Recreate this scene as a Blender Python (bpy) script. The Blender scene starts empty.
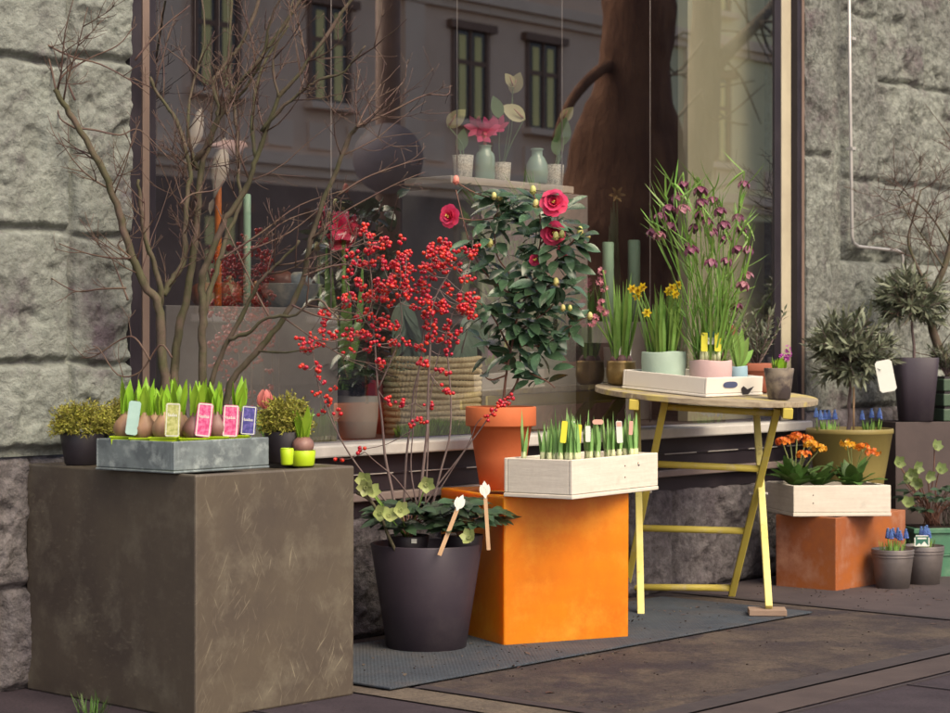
import bpy, math, random
import numpy as np
from mathutils import Vector as V, Matrix, noise as NZ
C = bpy.context.scene.collection
R = random.Random(7)
PI = math.pi
# ---------------------------------------------------------------- viewpoint
F = 2050.0; H = 0.92; CX = 475.0; HY = 345.0            # focal length (px of the photo), eye height, horizon row
P0 = V((-1.245, 5.373, 0)); A_ = math.radians(48.5)
D = V((math.cos(A_), math.sin(A_), 0)); N = V((D.y, -D.x, 0))   # along the shop wall / out to the street
def G(u, v, z=0.0):
    y = (H - z) * F / (v - HY); return V(((u - CX) / F * y, y, z))
def At(u, v, y): return V(((u - CX) / F * y, y, H - (v - HY) / F * y))
def W(s, t, z=0.0): return P0 + D * s + N * t + V((0, 0, z))
def s_of(u, t=0.0):
    a = (u - CX) / F; p = P0 + N * t
    return (a * p.y - p.x) / (D.x - a * D.y)
def OnW(u, v, t=0.0):
    p = W(s_of(u, t), t); return At(u, v, p.y)
def zw(u, v, t=0.0): return OnW(u, v, t).z
def len_to(p, d, u):
    a = (u - CX) / F
    return (a * p.y - p.x) / (d.x - a * d.y)
def dr(deg): return V((math.cos(math.radians(deg)), math.sin(math.radians(deg)), 0))
# ---------------------------------------------------------------- objects
MW = {}
def tag(o, label=None, cat=None, group=None, kind=None):
    if label: o['label'] = label
    if cat: o['category'] = cat
    if group: o['group'] = group
    if kind: o['kind'] = kind
    return o
def thing(name, label, cat, loc=(0, 0, 0), rz=0.0, group=None, M=None):
    o = bpy.data.objects.new(name, None); C.objects.link(o)
    o.empty_display_size = 0.05
    m = M if M is not None else Matrix.Translation(V(loc)) @ Matrix.Rotation(rz, 4, 'Z')
    o.matrix_world = m; MW[o.name] = m
    return tag(o, label, cat, group)
class MB:
    def __init__(s): s.v = []; s.f = []; s.m = []; s.sm = []
    def add(s, vs, fs, mi=0, smooth=True):
        b = len(s.v); s.v.extend(vs)
        for f in fs:
            s.f.append([i + b for i in f]); s.m.append(mi); s.sm.append(smooth)
    def build(s, name, mats, parent=None, loc=None, bevel=0, subsurf=0, M=None, auto=None):
        """loc / M: origin of a thing made of one mesh; parent: the thing (or part) it belongs to"""
        me = bpy.data.meshes.new(name)
        m = MW[parent.name] if parent is not None else (M if M is not None else Matrix.Translation(V(loc or (0, 0, 0))))
        iv = m.inverted()
        me.from_pydata([tuple(iv @ V(p)) for p in s.v], [], s.f)
        for x in (mats if isinstance(mats, (list, tuple)) else [mats]): me.materials.append(x)
        me.polygons.foreach_set('material_index', s.m)
        me.polygons.foreach_set('use_smooth', s.sm)
        me.update()
        o = bpy.data.objects.new(name, me); C.objects.link(o)
        if parent is not None: o.parent = parent; MW[o.name] = m
        else: o.matrix_world = m; MW[o.name] = m
        if bevel:
            b = o.modifiers.new('bevel', 'BEVEL'); b.width = bevel; b.segments = 2; b.limit_method = 'ANGLE'; b.angle_limit = 0.6
        if subsurf:
            b = o.modifiers.new('sub', 'SUBSURF'); b.levels = b.render_levels = subsurf
        return o
def kids(o): return [c for c in bpy.data.objects if c.parent == o]
def dup(o, M=None, label=None, parent=None, group=None):
    c = o.copy(); C.objects.link(c)
    if parent is not None: c.parent = parent
    if M is not None: c.matrix_world = M; MW[c.name] = M
    if label: c['label'] = label
    if group: c['group'] = group
    for k in kids(o): dup(k, parent=c)
    return c
def box(mb, p, ex, ey, ez, mi=0, smooth=False):
    p, ex, ey, ez = V(p), V(ex), V(ey), V(ez)
    vs = [p, p + ex, p + ex + ey, p + ey, p + ez, p + ex + ez, p + ex + ey + ez, p + ey + ez]
    fs = [(0, 3, 2, 1), (4, 5, 6, 7), (0, 1, 5, 4), (1, 2, 6, 5), (2, 3, 7, 6), (3, 0, 4, 7)]
    if ex.cross(ey).dot(ez) < 0: fs = [f[::-1] for f in fs]
    mb.add(vs, fs, mi, smooth)
def cbox(mb, c, sx, sy, sz, rz=0.0, mi=0, M=None):
    m = M if M is not None else Matrix.Translation(V(c)) @ Matrix.Rotation(rz, 4, 'Z')
    o = m @ V((-sx / 2, -sy / 2, 0)); r = m.to_3x3()
    box(mb, o, r @ V((sx, 0, 0)), r @ V((0, sy, 0)), r @ V((0, 0, sz)), mi)
def bar(mb, a, b, w, h, up=V((0, 0, 1)), mi=0):
    a, b = V(a), V(b); d = (b - a); x = d.cross(up).normalized(); y = x.cross(d).normalized()
    box(mb, a - x * w / 2 - y * h / 2, x * w, y * h, d, mi)
def frame_of(d):
    d = V(d).normalized(); a = V((0, 0, 1)) if abs(d.z) < 0.9 else V((1, 0, 0))
    x = d.cross(a).normalized(); return x, d.cross(x).normalized()
def tube(mb, pts, rad, n=6, mi=0, cap=True, smooth=True):
    pts = [V(p) for p in pts]
    if not isinstance(rad, (list, tuple)): rad = [rad] * len(pts)
    vs = []; fs = []; x = None
    for i, p in enumerate(pts):
        t = (pts[min(i + 1, len(pts) - 1)] - pts[max(i - 1, 0)])
        t = t.normalized() if t.length > 1e-9 else V((0, 0, 1))
        if x is None: x, y = frame_of(t)
        else:
            x = x - t * x.dot(t)
            x = x.normalized() if x.length > 1e-6 else frame_of(t)[0]
            y = t.cross(x)
        for k in range(n):
            a = 2 * PI * k / n; vs.append(p + (x * math.cos(a) + y * math.sin(a)) * rad[i])
    for i in range(len(pts) - 1):
        for k in range(n):
            k2 = (k + 1) % n; fs.append((i * n + k, i * n + k2, (i + 1) * n + k2, (i + 1) * n + k))
    if cap: fs.append(tuple(range(n))[::-1]); fs.append(tuple((len(pts) - 1) * n + k for k in range(n)))
    mb.add(vs, fs, mi, smooth)
def spl(pts, n=4):
    """Catmull-Rom through points"""
    pts = [V(p) for p in pts]; out = []
    for i in range(len(pts) - 1):
        p0, p1, p2, p3 = pts[max(i - 1, 0)], pts[i], pts[i + 1], pts[min(i + 2, len(pts) - 1)]
        for k in range(n):
            t = k / n
            out.append(0.5 * ((2 * p1) + (p2 - p0) * t + (2 * p0 - 5 * p1 + 4 * p2 - p3) * t * t + (3 * p1 - p0 - 3 * p2 + p3) * t ** 3))
    out.append(pts[-1]); return out
def lin(a, b, n): return [a + (b - a) * i / max(n - 1, 1) for i in range(n)]
def lathe(mb, prof, o=(0, 0, 0), n=32, mi=0, smooth=True, sq=None, M=None):
    o = V(o); vs = []; fs = []
    for r, z in prof:
        for k in range(n):
            a = 2 * PI * (k + .5) / n; c, s = math.cos(a), math.sin(a)
            if sq: q = 1 / max(abs(c), abs(s)); q = 1 + (q - 1) * sq; c *= q; s *= q
            p = V((r * c, r * s, z)); vs.append(M @ p if M is not None else o + p)
    for i in range(len(prof) - 1):
        for k in range(n):
            k2 = (k + 1) % n; fs.append((i * n + k, i * n + k2, (i + 1) * n + k2, (i + 1) * n + k))
    fs.append(tuple(range(n))[::-1]); fs.append(tuple((len(prof) - 1) * n + k for k in range(n)))
    mb.add(vs, fs, mi, smooth)
def pot_prof(rb, rt, h, rim=0.0, rimh=0.0, th=0.006, soil=0.02):
    p = [(rb * .9, 0), (rb, .004)]
    if rim:
        p += [(rb + (rt - rim - rb) * .5, (h - rimh) * .5), (rt - rim, h - rimh - .001), (rt - .001, h - rimh + .001), (rt, h - rimh + .004), (rt, h - .003)]
    else: p += [(rb + (rt - rb) * .5, h * .5), (rt, h - .003)]
    p += [(rt - .002, h), (rt - th + .001, h), (rt - th, h - .003), (rt - th - .004, h - soil)]
    return p
_ico = {}
def ball(mb, c, r, mi=0, sub=1, sc=(1, 1, 1), jit=0, M3=None):
    if sub not in _ico:
        import bmesh
        b = bmesh.new(); bmesh.ops.create_icosphere(b, subdivisions=sub, radius=1)
        b.verts.ensure_lookup_table(); _ico[sub] = ([v.co.copy() for v in b.verts], [tuple(v.index for v in f.verts) for f in b.faces]); b.free()
    vs, fs = _ico[sub]; c = V(c); out = []
    for p in vs:
        q = V((p.x * sc[0], p.y * sc[1], p.z * sc[2])) * r
        if jit: q *= 1 + jit * NZ.noise(p * 2.3 + c * 40)
        if M3 is not None: q = M3 @ q
        out.append(c + q)
    mb.add(out, fs, mi, True)
def leaf(mb, p, d, L, Wd, nrm=None, bend=0.0, fold=.25, n=4, mi=0, prof='leaf', wave=0.0):
    p = V(p); d = V(d).normalized()
    nrm = V(nrm) if nrm is not None else V((0, 0, 1))
    x = d.cross(nrm)
    if x.length < 1e-4: x = frame_of(d)[0]
    x.normalize(); up = x.cross(d).normalized(); vs = []; fs = []; q = p.copy(); dd = d.copy()
    for i in range(n + 1):
        t = i / n
        if prof == 'leaf': w = Wd * .5 * max(.04, math.sin(PI * min(1, t ** .85)) ** .8)
        elif prof == 'petal': w = Wd * .5 * (.3 + .7 * math.sin(PI * min(1, t * .62 + .05))) if i < n else Wd * .2
        else: w = Wd * .5 * (1.0 if t < .6 else max(.05, (1 - t) / .4))
        f = fold * w + wave * Wd * math.sin(t * 9)
        vs += [q - x * w + up * f, q.copy(), q + x * w + up * (fold * w - wave * Wd * math.sin(t * 9))]
        dd = (d - up * bend * t - V((0, 0, 1)) * (bend * t * .5)).normalized() if bend else d
        q = q + dd * (L / n)
        u2 = x.cross(dd)
        if u2.length > 1e-5: up = u2.normalized()
    for i in range(n):
        a = i * 3; fs += [(a, a + 1, a + 4, a + 3), (a + 1, a + 2, a + 5, a + 4)]
    mb.add(vs, fs, mi, True)
def rv(r=R, z0=-1, z1=1):
    a = r.uniform(0, 2 * PI); z = r.uniform(z0, z1); q = math.sqrt(max(0, 1 - z * z)); return V((q * math.cos(a), q * math.sin(a), z))
# ---------------------------------------------------------------- materials
def nd(nt, t, **k):
    n = nt.nodes.new(t)
    for a, b in k.items(): setattr(n, a, b)
    return n
BRIGHT = set('facade facade_pale facade_trim curtain trunk trunk_grey window_dark window_frame_dark display pale_panel pale_grey cream dotted vase_green straw candle_green candle_mint candle_orange anthurium anthurium_leaf eucalyptus hot_pink grass marble brown_glaze room_floor lime shoot orange blade blade_blue moss'.split())
def mat(name, c1, c2=None, rough=.6, scale=8.0, detail=6, bump=0.0, bscale=40.0, spec=.5, metal=0.0, stretch=None, island=0.0, trans=0.0, c3=None, s3=2.0, lo=.35, hi=.65, coat=0.0, lo3=.5, hi3=.7, rvar=0.15, bdist=.004, speck=0.0, sscale=70):
    if name not in BRIGHT: c1, c2, c3 = [tuple(x * .82 for x in c) if c else None for c in (c1, c2, c3)]
    m = bpy.data.materials.new(name); m.use_nodes = True; nt = m.node_tree
    b = nt.nodes['Principled BSDF']; L = nt.links.new; out = nt.nodes['Material Output']
    b.inputs['Roughness'].default_value = rough; b.inputs['Metallic'].default_value = metal
    b.inputs['Specular IOR Level'].default_value = spec; b.inputs['Coat Weight'].default_value = coat
    tc = nd(nt, 'ShaderNodeTexCoord'); mp = nd(nt, 'ShaderNodeMapping'); L(tc.outputs['Object'], mp.inputs['Vector'])
    if stretch: mp.inputs['Scale'].default_value = stretch[:3]
    if stretch and len(stretch) > 3: mp.inputs['Rotation'].default_value = stretch[3:]
    c2 = c2 or tuple(x * .8 for x in c1)
    no = nd(nt, 'ShaderNodeTexNoise'); no.inputs['Scale'].default_value = scale; no.inputs['Detail'].default_value = detail; no.inputs['Roughness'].default_value = .62
    L(mp.outputs[0], no.inputs['Vector'])
    rp = nd(nt, 'ShaderNodeMapRange'); rp.inputs['From Min'].default_value = lo; rp.inputs['From Max'].default_value = hi; L(no.outputs['Fac'], rp.inputs['Value'])
    mx = nd(nt, 'ShaderNodeMix', data_type='RGBA'); mx.inputs['A'].default_value = (*c1, 1); mx.inputs['B'].default_value = (*c2, 1)
    L(rp.outputs[0], mx.inputs['Factor']); col = mx.outputs['Result']
    if c3:
        n3 = nd(nt, 'ShaderNodeTexNoise'); n3.inputs['Scale'].default_value = s3; n3.inputs['Detail'].default_value = 8; n3.inputs['Roughness'].default_value = .7
        L(tc.outputs['Object'], n3.inputs['Vector'])
        r3 = nd(nt, 'ShaderNodeMapRange'); r3.inputs['From Min'].default_value = lo3; r3.inputs['From Max'].default_value = hi3; L(n3.outputs['Fac'], r3.inputs['Value'])
        m3 = nd(nt, 'ShaderNodeMix', data_type='RGBA'); L(r3.outputs[0], m3.inputs['Factor']); L(col, m3.inputs['A']); m3.inputs['B'].default_value = (*c3, 1); col = m3.outputs['Result']
    if island:
        ge = nd(nt, 'ShaderNodeNewGeometry'); hs = nd(nt, 'ShaderNodeHueSaturation')
        a = nd(nt, 'ShaderNodeMapRange'); a.inputs['To Min'].default_value = 1 - island; a.inputs['To Max'].default_value = 1 + island; L(ge.outputs['Random Per Island'], a.inputs['Value'])
        h = nd(nt, 'ShaderNodeMapRange'); h.inputs['To Min'].default_value = .5 - island * .05; h.inputs['To Max'].default_value = .5 + island * .04; L(ge.outputs['Random Per Island'], h.inputs['Value'])
        L(a.outputs[0], hs.inputs['Value']); L(h.outputs[0], hs.inputs['Hue']); L(col, hs.inputs['Color']); col = hs.outputs['Color']
    if speck:
        n4 = nd(nt, 'ShaderNodeTexNoise'); n4.inputs['Scale'].default_value = sscale; n4.inputs['Detail'].default_value = 9; n4.inputs['Roughness'].default_value = .72; L(tc.outputs['Object'], n4.inputs['Vector'])
        r4 = nd(nt, 'ShaderNodeMapRange'); r4.inputs['From Min'].default_value = .34; r4.inputs['From Max'].default_value = .62; r4.inputs['To Min'].default_value = 1 - speck; r4.inputs['To Max'].default_value = 1 + speck * .45; L(n4.outputs['Fac'], r4.inputs['Value'])
        h4 = nd(nt, 'ShaderNodeHueSaturation'); L(r4.outputs[0], h4.inputs['Value']); L(col, h4.inputs['Color']); col = h4.outputs['Color']
    L(col, b.inputs['Base Color'])
    if rvar:
        rr = nd(nt, 'ShaderNodeMapRange'); rr.inputs['To Min'].default_value = max(0, rough - rvar); rr.inputs['To Max'].default_value = min(1, rough + rvar); L(no.outputs['Fac'], rr.inputs['Value']); L(rr.outputs[0], b.inputs['Roughness'])
    if bump:
        n2 = nd(nt, 'ShaderNodeTexNoise'); n2.inputs['Scale'].default_value = bscale; n2.inputs['Detail'].default_value = 7; n2.inputs['Roughness'].default_value = .65; L(mp.outputs[0], n2.inputs['Vector'])
        bp = nd(nt, 'ShaderNodeBump'); bp.inputs['Strength'].default_value = bump; bp.inputs['Distance'].default_value = bdist; L(n2.outputs['Fac'], bp.inputs['Height']); L(bp.outputs[0], b.inputs['Normal'])
    if trans:
        tr = nd(nt, 'ShaderNodeBsdfTranslucent'); L(col, tr.inputs['Color']); ms = nd(nt, 'ShaderNodeMixShader'); ms.inputs[0].default_value = trans
        L(b.outputs[0], ms.inputs[1]); L(tr.outputs[0], ms.inputs[2]); L(ms.outputs[0], out.inputs['Surface'])
    return m
M = {}
M['stone'] = mat('stone', (.335, .37, .325), (.185, .195, .18), .92, 3.2, 12, 1.0, 42, .2, c3=(.115, .095, .11), s3=3.4, lo3=.52, hi3=.66, bdist=.014, speck=.34, sscale=26)  # dark blotches and specks stand in for shade in chips and pits
M['stone_tan'] = mat('stone_tan', (.32, .345, .30), (.185, .19, .175), .92, 2.8, 12, 1.0, 46, .2, c3=(.135, .105, .115), s3=3.0, lo3=.53, hi3=.67, bdist=.02, speck=.5, sscale=34)  # stronger dark specks, painting in the shade the relief lacks
M['added_dark_band'] = mat('added_band_dark', (.22, .16, .13), (.16, .115, .095), .9, 1.5, 6)  # added dark tone that cuts the facade's pale veil in the pane
M['stone_dark'] = mat('stone_dark', (.215, .20, .20), (.12, .105, .115), .9, 4, 12, 1.0, 40, .25, c3=(.04, .032, .042), s3=3.4, bdist=.02, speck=.5, sscale=34)  # near-black specks deepen the cavities like painted shade
M['paving'] = mat('paving', (.050, .037, .046), (.034, .025, .033), .85, 6, 8, .3, 120, .3, speck=.45, sscale=110)
M['concrete_floor'] = mat('concrete_floor', (.102, .078, .060), (.052, .039, .037), .88, 3.2, 12, .6, 170, .3, c3=(.038, .029, .033), s3=2.6, lo3=.49, hi3=.60, lo=.4, hi=.6, speck=.55, sscale=120)
M['kerbstone'] = mat('kerbstone', (.155, .125, .092), (.09, .072, .06), .88, 5, 8, .3, 120, .3, speck=.5, sscale=120)
M['slot'] = mat('slot', (.045, .034, .036), (.03, .023, .027), .7, 8, 6, .2, 100)
M['rubber'] = mat('rubber', (.055, .07, .088), (.04, .05, .066), .8, 5, 6, 0, 60, .4, c3=(.088, .08, .078), s3=3.0, lo3=.48, hi3=.75, speck=.25, sscale=60)
M['black_frame'] = mat('black_frame', (.018, .014, .02), (.028, .022, .028), .45, 6, 4, .05, 60, .4)
M['bronze_frame'] = mat('bronze_frame', (.22, .155, .12), (.17, .12, .095), .5, 6, 4, .05, 60, .5)
M['cream_frame'] = mat('cream_frame', (.55, .5, .36), (.45, .4, .29), .5, 6, 4, .05, 60, .5)
M['sill'] = mat('sill', (.62, .6, .55), (.48, .46, .43), .4, 10, 5, .1, 60)
M['steel'] = mat('steel', (.62, .60, .56), (.48, .46, .44), .4, 10, 5, .1, 60, metal=.35)
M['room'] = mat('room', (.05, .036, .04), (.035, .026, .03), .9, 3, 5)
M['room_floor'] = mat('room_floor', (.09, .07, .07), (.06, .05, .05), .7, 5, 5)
M['display'] = mat('display', (.29, .285, .265), (.21, .20, .19), .8, 4, 8, .15, 60, .3)
M['pale_panel'] = mat('pale_panel', (.44, .43, .29), (.4, .39, .26), .8, 2, 4)
M['grey_box'] = None
M['orange'] = mat('orange', (.66, .205, .004), (.50, .125, .001), .34, 3.2, 9, .1, 30, .4, c3=(.66, .27, .02), s3=7, lo3=.48, hi3=.75, rvar=.1)
M['rust'] = mat('rust', (.40, .125, .035), (.26, .085, .045), .36, 3.5, 8, .08, 30, .5, c3=(.50, .25, .15), s3=7, lo3=.48, hi3=.72, lo=.42, hi=.6)
M['brown_box'] = mat('brown_box', (.085, .06, .055), (.06, .042, .04), .6, 5, 6, .1, 40)
M['zinc'] = mat('zinc', (.26, .315, .32), (.17, .205, .215), .42, 14, 10, .15, 50, .5, metal=.3, c3=(.42, .49, .48), s3=22, lo3=.5, hi3=.66, lo=.42, hi=.58)
M['bucket'] = mat('bucket', (.17, .15, .145), (.12, .105, .10), .5, 10, 8, .15, 50, .5, metal=.4)
M['black_plastic'] = mat('black_plastic', (.018, .014, .019), (.024, .019, .025), .5, 6, 3, 0, 40)
M['dark_pot'] = mat('dark_pot', (.048, .037, .05), (.038, .029, .041), .5, 4, 8, .06, 80, .4, c3=(.075, .062, .07), s3=5, lo3=.5, hi3=.78)
M['lime'] = mat('lime', (.42, .60, .02), (.38, .55, .01), .35, 6, 3, 0, 40)
M['terracotta'] = mat('terracotta', (.60, .16, .055), (.50, .125, .045), .75, 5, 8, .15, 60, .3, c3=(.62, .24, .12), s3=4, lo3=.55, hi3=.8)
M['terracotta_dull'] = mat('terracotta_dull', (.36, .12, .07), (.28, .09, .055), .8, 8, 8, .15, 60, .3)
M['soil'] = mat('soil', (.045, .03, .024), (.02, .013, .012), .95, 60, 6, .8, 120, .2, bdist=.01)
M['white_wood'] = mat('white_wood', (.80, .75, .64), (.70, .64, .54), .7, 6, 10, .2, 30, .3, stretch=(1, 1, 14), c3=(.52, .46, .38), s3=6, lo3=.62, hi3=.85, speck=.06, sscale=50)
M['white_paint'] = mat('white_paint', (.8, .77, .69), (.74, .70, .62), .55, 5, 6, .05, 40)
M['yellow'] = mat('yellow', (.66, .56, .10), (.56, .45, .08), .5, 8, 8, .15, 60, .4, c3=(.60, .52, .30), s3=14, lo3=.55, hi3=.72)
M['yellow_pale'] = mat('yellow_pale', (.76, .70, .28), (.68, .60, .17), .5, 8, 8, .15, 60, .4, c3=(.30, .22, .15), s3=16, lo3=.60, hi3=.72)
M['grey_wood'] = mat('grey_wood', (.42, .36, .25), (.25, .20, .14), .8, 6, 9, .4, 30, .3, stretch=(2, 14, 8), c3=(.5, .42, .14), s3=7, lo3=.52, hi3=.6)
M['plain_wood'] = mat('plain_wood', (.34, .24, .17), (.26, .18, .13), .8, 8, 8, .2, 40, stretch=(1, 6, 6))
M['stick'] = mat('stick', (.55, .36, .2), (.45, .28, .15), .7, 8, 5, .1, 40)
M['bark'] = mat('bark', (.098, .098, .048), (.06, .052, .032), .85, 40, 8, .6, 70, .3, stretch=(1, 1, .25), c3=(.15, .105, .085), s3=9, lo3=.45, hi3=.65)
M['twig'] = mat('twig', (.085, .04, .036), (.13, .085, .055), .7, 20, 4, .2, 80)
M['stem_grey'] = mat('stem_grey', (.20, .15, .135), (.13, .085, .08), .75, 30, 5, .3, 80)
M['berry'] = mat('berry', (.58, .012, .018), (.50, .008, .012), .25, 20, 2, 0, 40, .5, island=.22)
M['camellia_leaf'] = mat('camellia_leaf', (.045, .092, .05), (.075, .145, .075), .24, 30, 3, .1, 60, .5, island=.4, trans=.08)
M['camellia_stem'] = mat('camellia_stem', (.22, .10, .065), (.15, .07, .05), .7, 20, 5, .2, 60)
M['coral'] = mat('coral', (.95, .10, .22), (.90, .06, .16), .5, 30, 3, 0, 40, .3, island=.15, trans=.3)
M['bud'] = mat('bud', (.45, .48, .14), (.55, .45, .18), .5, 30, 3, 0, 40, island=.2)
M['stamen'] = mat('stamen', (.75, .55, .10), None, .5)
M['shoot'] = mat('shoot', (.20, .40, .025), (.28, .50, .04), .4, 20, 4, 0, 40, .4, island=.3, trans=.25)
M['blade'] = mat('blade', (.15, .29, .05), (.22, .38, .085), .42, 20, 4, 0, 40, .4, island=.35, trans=.22)
M['blade_blue'] = mat('blade_blue', (.17, .33, .09), (.26, .42, .15), .42, 20, 4, 0, 40, .4, island=.3, trans=.2)
M['bulb'] = mat('bulb', (.42, .27, .15), (.27, .14, .085), .5, 18, 6, .3, 40, .4, stretch=(1, 1, .2), island=.2)
M['bulb_dark'] = mat('bulb_dark', (.15, .065, .06), (.24, .13, .11), .45, 18, 6, .3, 40, .4, stretch=(1, 1, .2), island=.2)
M['moss'] = mat('moss', (.30, .28, .045), (.19, .19, .035), .7, 40, 4, 0, 40, .3, island=.5, trans=.15)
M['olive'] = mat('olive', (.13, .15, .09), (.20, .22, .145), .5, 30, 3, 0, 40, .4, island=.5, trans=.1)
M['helle_leaf'] = mat('helle_leaf', (.025, .055, .028), (.045, .085, .04), .4, 30, 3, .1, 60, .5, island=.4, trans=.1)
M['helle_flower'] = mat('helle_flower', (.44, .48, .20), (.32, .40, .13), .5, 30, 3, 0, 40, island=.2, trans=.25)
M['primula_leaf'] = mat('primula_leaf', (.065, .14, .03), (.10, .20, .045), .5, 60, 4, .4, 120, .4, island=.35, trans=.12)
M['primula'] = mat('primula', (.78, .26, .01), (.72, .13, .01), .5, 12, 2, 0, 40, island=.3, trans=.2)
M['primula_yellow'] = mat('primula_yellow', (.82, .46, .02), (.76, .32, .01), .5, 12, 2, 0, 40, island=.3, trans=.2)
M['daffodil'] = mat('daffodil', (.82, .64, .02), (.80, .52, .01), .5, 12, 2, 0, 40, island=.12, trans=.3)
M['fritillary'] = mat('fritillary', (.17, .035, .085), (.30, .10, .17), .5, 160, 2, 0, 40, island=.45, trans=.2, lo=.45, hi=.55)
M['fritillary_pale'] = mat('fritillary_pale', (.46, .22, .26), (.30, .10, .13), .5, 160, 2, 0, 40, island=.2, trans=.2, lo=.45, hi=.55)
M['pink'] = mat('pink', (.80, .36, .40), (.72, .26, .32), .5, 12, 2, 0, 40, island=.2, trans=.3)
M['hot_pink'] = mat('hot_pink', (.82, .07, .25), (.78, .14, .28), .5, 12, 2, 0, 40, island=.2, trans=.3)
M['magenta'] = mat('magenta', (.50, .06, .42), (.6, .12, .5), .5, 12, 2, 0, 40, island=.2, trans=.3)
M['muscari'] = mat('muscari', (.06, .12, .42), (.10, .2, .5), .5, 60, 2, 0, 40, island=.35)
M['tulip'] = mat('tulip', (.75, .16, .16), (.8, .3, .24), .45, 12, 2, 0, 40, island=.1, trans=.2)
M['mint'] = mat('mint', (.46, .60, .49), (.40, .54, .44), .6, 6, 6, .2, 16, .3, bdist=.01)
M['pink_pot'] = mat('pink_pot', (.66, .47, .45), (.60, .42, .41), .6, 6, 6, .2, 16, .3, bdist=.01)
M['blue_pot'] = mat('blue_pot', (.34, .52, .60), (.3, .47, .55), .6, 6, 4, .1, 20)
M['gold'] = mat('gold', (.45, .33, .14), (.30, .2, .08), .35, 20, 5, .3, 60, metal=.8)
M['grimy_pot'] = mat('grimy_pot', (.23, .19, .14), (.06, .045, .045), .7, 14, 8, .3, 50, lo=.4, hi=.55)
M['olive_pot'] = mat('olive_pot', (.27, .22, .07), (.22, .175, .055), .5, 5, 6, .05, 60, .4)
M['green_trough'] = mat('green_trough', (.075, .22, .125), (.055, .17, .10), .45, 5, 6, .08, 60, .4, c3=(.16, .3, .19), s3=6)
M['green_box'] = mat('green_box', (.07, .12, .075), (.05, .09, .055), .5, 5, 6, .08, 60, .4)
M['label_white'] = mat('label_white', (.75, .77, .70), (.70, .72, .64), .45, 6, 3)
M['label_mint'] = mat('label_mint', (.42, .62, .55), (.36, .56, .5), .4, 30, 3)
M['label_yellow'] = mat('label_yellow', (.70, .68, .10), (.52, .5, .13), .4, 40, 3)
M['label_bright'] = mat('label_bright', (.80, .75, .03), None, .4)
M['label_pink'] = mat('label_pink', (.80, .20, .38), (.62, .05, .20), .4, 90, 3, lo=.42, hi=.56)
M['label_navy'] = mat('label_navy', (.05, .05, .24), (.15, .12, .42), .4, 90, 3, lo=.45, hi=.6)
M['label_olive'] = mat('label_olive', (.33, .36, .09), (.52, .53, .2), .4, 90, 3, lo=.42, hi=.56)
M['label_green'] = mat('label_green', (.02, .14, .09), None, .4)
M['peach'] = mat('peach', (.75, .42, .32), None, .5)
M['straw'] = mat('straw', (.82, .72, .46), (.60, .50, .29), .8, 30, 6, .4, 60, .3, stretch=(1, 1, 4))
M['cord'] = mat('cord', (.55, .5, .47), None, .7)
M['vase_green'] = mat('vase_green', (.36, .54, .43), (.29, .46, .37), .15, 8, 4, 0, 40, .6, coat=.5)
M['candle_green'] = mat('candle_green', (.40, .66, .46), (.36, .6, .42), .5, 8, 3)
M['candle_mint'] = mat('candle_mint', (.5, .82, .6), None, .45)
M['candle_orange'] = mat('candle_orange', (.80, .23, .03), None, .45)
M['brown_glaze'] = mat('brown_glaze', (.20, .075, .04), (.13, .05, .03), .4, 10, 5, .1, 40)
M['cream'] = mat('cream', (.62, .57, .47), (.5, .45, .38), .5, 10, 5, .1, 40)
M['anthurium'] = mat('anthurium', (.62, .62, .36), (.55, .56, .28), .3, 10, 4, 0, 40, island=.15, trans=.2)
M['anthurium_leaf'] = mat('anthurium_leaf', (.12, .24, .10), (.16, .30, .13), .35, 10, 4, 0, 40, island=.2, trans=.15)
M['eucalyptus'] = mat('eucalyptus', (.24, .35, .26), (.2, .3, .23), .5, 10, 4, 0, 40, island=.25, trans=.15)
M['red_bag'] = mat('red_bag', (.42, .015, .04), (.34, .01, .03), .6, 6, 4, .1, 20)
M['grass'] = mat('grass', (.26, .44, .05), (.33, .5, .08), .6, 20, 4, 0, 40, island=.4, trans=.2)
M['navy'] = mat('navy', (.05, .06, .13), (.08, .1, .2), .4, 8, 5)
M['facade'] = mat('facade', (.90, .66, .48), (.82, .60, .43), .9, .6, 6, .1, 4, .2)
M['facade_pale'] = mat('facade_pale', (.88, .83, .52), (.82, .76, .46), .9, .6, 6, .1, 4, .2)
M['facade_trim'] = mat('facade_trim', (.92, .72, .54), (.85, .65, .48), .9, .6, 6, .1, 4, .2)
M['window_frame_dark'] = mat('window_frame_dark', (.24, .13, .08), None, .6)
M['window_dark'] = mat('window_dark', (.03, .025, .03), None, .1)
M['bright_strip'] = mat('bright_strip', (.95, .84, .34), (.92, .8, .32), .8, 3)  # pale yellow put in for the bright light in the window panes
M['trunk'] = mat('trunk', (.24, .115, .06), (.13, .06, .035), .9, 6, 8, .8, 12, .2, stretch=(1, 1, .3), bdist=.06)
M['trunk_grey'] = mat('trunk_grey', (.24, .20, .15), (.15, .12, .09), .9, 6, 8, .8, 12, .2, stretch=(1, 1, .3), bdist=.06)
M['sign_grey'] = mat('sign_grey', (.46, .38, .38), None, .5)
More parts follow.
